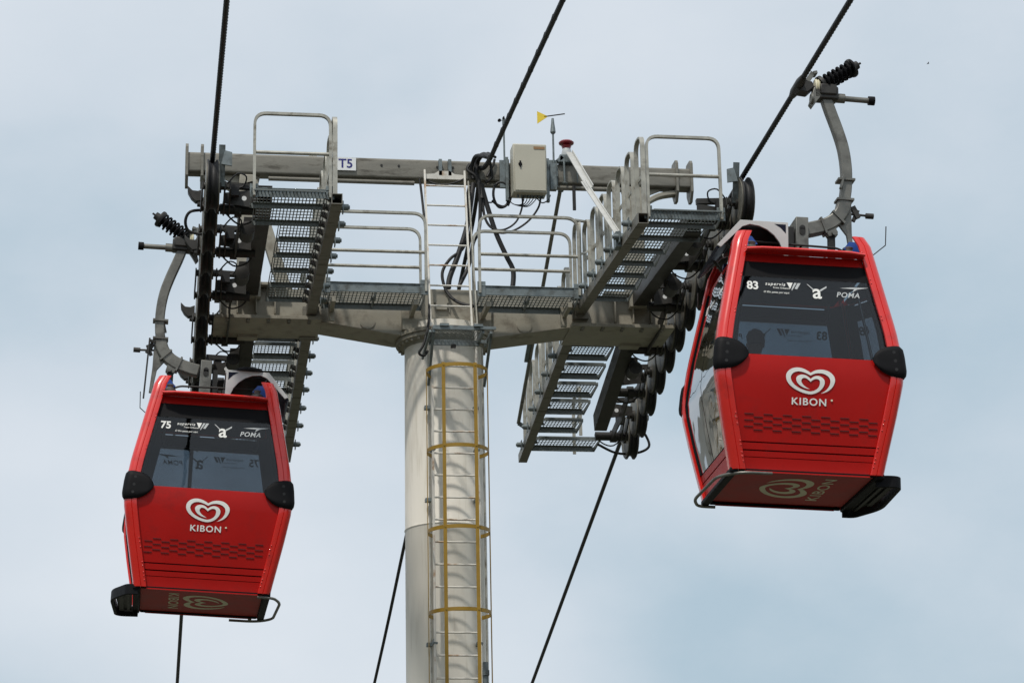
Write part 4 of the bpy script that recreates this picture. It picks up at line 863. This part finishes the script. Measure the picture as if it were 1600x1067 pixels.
# ------------------------------------------------------------------ passenger, seated in the nearer gondola
def person():
    P=empty('person',(2.30,-6.62,-3.25),'person with dark hair in a dark shirt seated inside the cabin numbered 83','person')
    P.rotation_euler=(0,0,PI); P.scale=(1.05,)*3
    J={'pel':(0,0,.52),'spine':(0,.02,.72),'chest':(0,.02,.92),'neck':(0,.01,1.06),
       'shL':(-.17,.01,1.0),'elL':(-.22,-.05,.74),'wrL':(-.14,-.25,.66),'shR':(.17,.01,1.0),'elR':(.22,-.05,.74),'wrR':(.14,-.25,.66),
       'hpL':(-.09,0,.50),'knL':(-.12,-.42,.52),'anL':(-.12,-.44,.09),'toL':(-.13,-.58,.05),'hpR':(.09,0,.50),'knR':(.12,-.42,.52),'anR':(.12,-.44,.09),'toR':(.13,-.58,.05)}
    E=[('pel','spine'),('spine','chest'),('chest','neck'),('chest','shL'),('shL','elL'),('elL','wrL'),('chest','shR'),('shR','elR'),('elR','wrR'),('pel','hpL'),('hpL','knL'),('knL','anL'),('anL','toL'),('pel','hpR'),('hpR','knR'),('knR','anR'),('anR','toR')]
    rad={'pel':.15,'spine':.135,'chest':.15,'neck':.055,'shL':.065,'shR':.065,'elL':.045,'elR':.045,'wrL':.03,'wrR':.03,'hpL':.10,'hpR':.10,'knL':.065,'knR':.065,'anL':.045,'anR':.045,'toL':.035,'toR':.035}
    def skin(name,J,E,rad,m,root):
        ks=list(J); me=bpy.data.meshes.new(name); me.from_pydata([J[k] for k in ks],[(ks.index(a),ks.index(c)) for a,c in E],[])
        o=bpy.data.objects.new(name,me); COL.objects.link(o); o.modifiers.new('s','SKIN'); 
        for i,k in enumerate(ks): me.skin_vertices[0].data[i].radius=(rad[k],rad[k]*.85 if k in('chest','spine') else rad[k]); me.skin_vertices[0].data[i].use_root=(k==root)
        sb_=o.modifiers.new('u','SUBSURF'); sb_.levels=2; sb_.render_levels=2; me.materials.append(MT[m]); o.parent=P; return o
    skin('body',J,E,rad,'cloth','pel')
    for s in (-1,1):
        J2={'w':(s*.14,-.25,.66),'p':(s*.12,-.31,.64)}; E2=[('w','p')]; r2={'w':.028,'p':.032}
        for k in range(4):
            bx=s*(.145-.018*k); l=(.06,.075,.08,.065)[k]
            J2[f'a{k}']=(bx,-.345,.635); J2[f'b{k}']=(bx,-.345-l*.5,.625); J2[f'c{k}']=(bx,-.345-l*.8,.60); E2+=[('p',f'a{k}'),(f'a{k}',f'b{k}'),(f'b{k}',f'c{k}')]
            r2[f'a{k}']=.010; r2[f'b{k}']=.009; r2[f'c{k}']=.008
        J2['t1']=(s*.085,-.30,.635); J2['t2']=(s*.065,-.335,.625); E2+=[('p','t1'),('t1','t2')]; r2['t1']=.011; r2['t2']=.009
        skin('hand',J2,E2,r2,'skin','w')
    mb=MB(); prof=[(.045,-.02),(.05,.04)]; vs=[]; n=20; lev=[(0.0,.045,.05,-.02),(.03,.055,.065,-.02),(.07,.068,.08,-.012),(.12,.076,.092,0),(.17,.076,.095,.005),(.215,.06,.075,.01),(.24,.02,.03,.01)]
    for z,rx,ry,oy in lev:
        for k in range(n): a=2*PI*k/n; vs.append((rx*math.cos(a),oy+ry*math.sin(a),1.09+z))
    mb.add(vs,[(i*n+k,i*n+(k+1)%n,(i+1)*n+(k+1)%n,(i+1)*n+k) for i in range(6) for k in range(n)]+[tuple(range(n))]); mb.prism([(-.085,1.19),(-.115,1.165),(-.085,1.155)],lambda u,v,t:(t,u,v),-.014,.014)
    mb.cyl((0,0,1.02),(0,0,1.12),.05); 
    for s in (-1,1): mb.lathe((s*.078,.0,1.20),(1,0,0),[(.02,-.006),(.024,0),(.02,.006)],10)
    hd=mb.build('head','skin',P,smooth=70)
    mb=MB()
    for s in (-1,1): mb.lathe((s*.03,-.078,1.215),(0,1,0),[(.004,-.016),(.011,-.01),(.012,0)],10)
    mb.build('eye','dark',hd); mb=MB(); mb.tube([(-.025,-.086,1.135),(0,-.092,1.133),(.025,-.086,1.135)],.005,6); mb.build('mouth','lamp',hd)
    mb=MB(); vs=[]; lev=[(.10,.082,.08,.03),(.15,.086,.098,.02),(.20,.084,.10,.012),(.24,.065,.08,.012),(.265,.02,.03,.01)]
    for z,rx,ry,oy in lev:
        for k in range(n): a=2*PI*k/n; vs.append((rx*math.cos(a),oy+ry*math.sin(a)*(1 if math.sin(a)>0 or z>.19 else .45),1.09+z))
    mb.add(vs,[(i*n+k,i*n+(k+1)%n,(i+1)*n+(k+1)%n,(i+1)*n+k) for i in range(4) for k in range(n)]+[tuple(4*n+k for k in range(n))]); mb.build('hair','hair',hd,smooth=70)
person()
# ------------------------------------------------------------------ bird
Bd=V((33.56,80,38.635))
mb=MB(); mb.tube([(-.16,0,-.05),(-.08,0,-.02),(.03,0,.015),(.12,0,.045),(.17,0,.06)],[.008,.04,.05,.035,.008],8)
for s in (-1,1): mb.prism([(-.05,0),(.06,.0),(.05,.18),(-.02,.42),(-.06,.2)],lambda u,v,t:(u,s*v,.03+.35*v-.5*v*v+t),-.006,.006)
mb.v=[(x*.4,y*.4,z*.4) for x,y,z in mb.v]; bo=mb.build('bird','bird'); bo.location=Bd; tag(bo,'tiny dark bird flying in the pale sky at the upper right','bird')

# ------------------------------------------------------------------ loose, separate pieces become parts of their own
def split_parts(names,gap=.02):
    for o in [o for o in bpy.data.objects if o.type=='MESH' and o.parent and o.name.split('.')[0] in names]:
        me=o.data; nv=len(me.vertices); par=list(range(nv))
        def find(a):
            while par[a]!=a: par[a]=par[par[a]]; a=par[a]
            return a
        for p in me.polygons:
            v0=find(p.vertices[0])
            for v in p.vertices[1:]:
                q=find(v)
                if q!=v0: par[q]=v0
        comp={}
        for i in range(nv): comp.setdefault(find(i),[]).append(i)
        cl=[]
        for k,vi in comp.items():
            xs=[me.vertices[i].co for i in vi]; lo=[min(c[a] for c in xs)-gap for a in range(3)]; hi=[max(c[a] for c in xs)+gap for a in range(3)]
            cl.append([lo,hi,set([k])])
        ch=True
        while ch:
            ch=False
            for i in range(len(cl)):
                for j in range(i+1,len(cl)):
                    if all(cl[i][0][a]<=cl[j][1][a] and cl[j][0][a]<=cl[i][1][a] for a in range(3)):
                        cl[i]=[[min(cl[i][0][a],cl[j][0][a]) for a in range(3)],[max(cl[i][1][a],cl[j][1][a]) for a in range(3)],cl[i][2]|cl[j][2]]; cl.pop(j); ch=True; break
                if ch: break
        if len(cl)<2: continue
        base=o.name.split('.')[0]; fc={}
        for p in me.polygons: fc.setdefault(find(p.vertices[0]),[]).append(tuple(p.vertices))
        for n_,c in enumerate(cl):
            fs=[f for k in c[2] for f in fc.get(k,[])]; ids=sorted({i for f in fs for i in f}); mp_={v:i for i,v in enumerate(ids)}
            m2=bpy.data.meshes.new(base); m2.from_pydata([tuple(me.vertices[i].co) for i in ids],[],[tuple(mp_[i] for i in f) for f in fs])
            m2.materials.append(me.materials[0])
            for p in m2.polygons: p.use_smooth=True
            m2.set_sharp_from_angle(angle=R(35))
            if n_==0: o.data=m2
            else:
                q=o.copy(); q.data=m2; COL.objects.link(q)
split_parts({'end_stiffener','bracket','lifting_hole_ring','lifting_hole','support','beam_saddle','clamp_band','cable_clip','post','hinge','roof_rail','cable_duct','conduit','mounting_bracket','mid_rail','hood_stay','spring_seat','bolt_hole','bolt_row','wire_whisker','cage_bar','damper','clamp','hook','mesh_panel_','foot_clamp','toe_board','end_clamp','box_slot','hand_rail','bumper_screw','floor_frame','tread_lug','cross_bracket'})
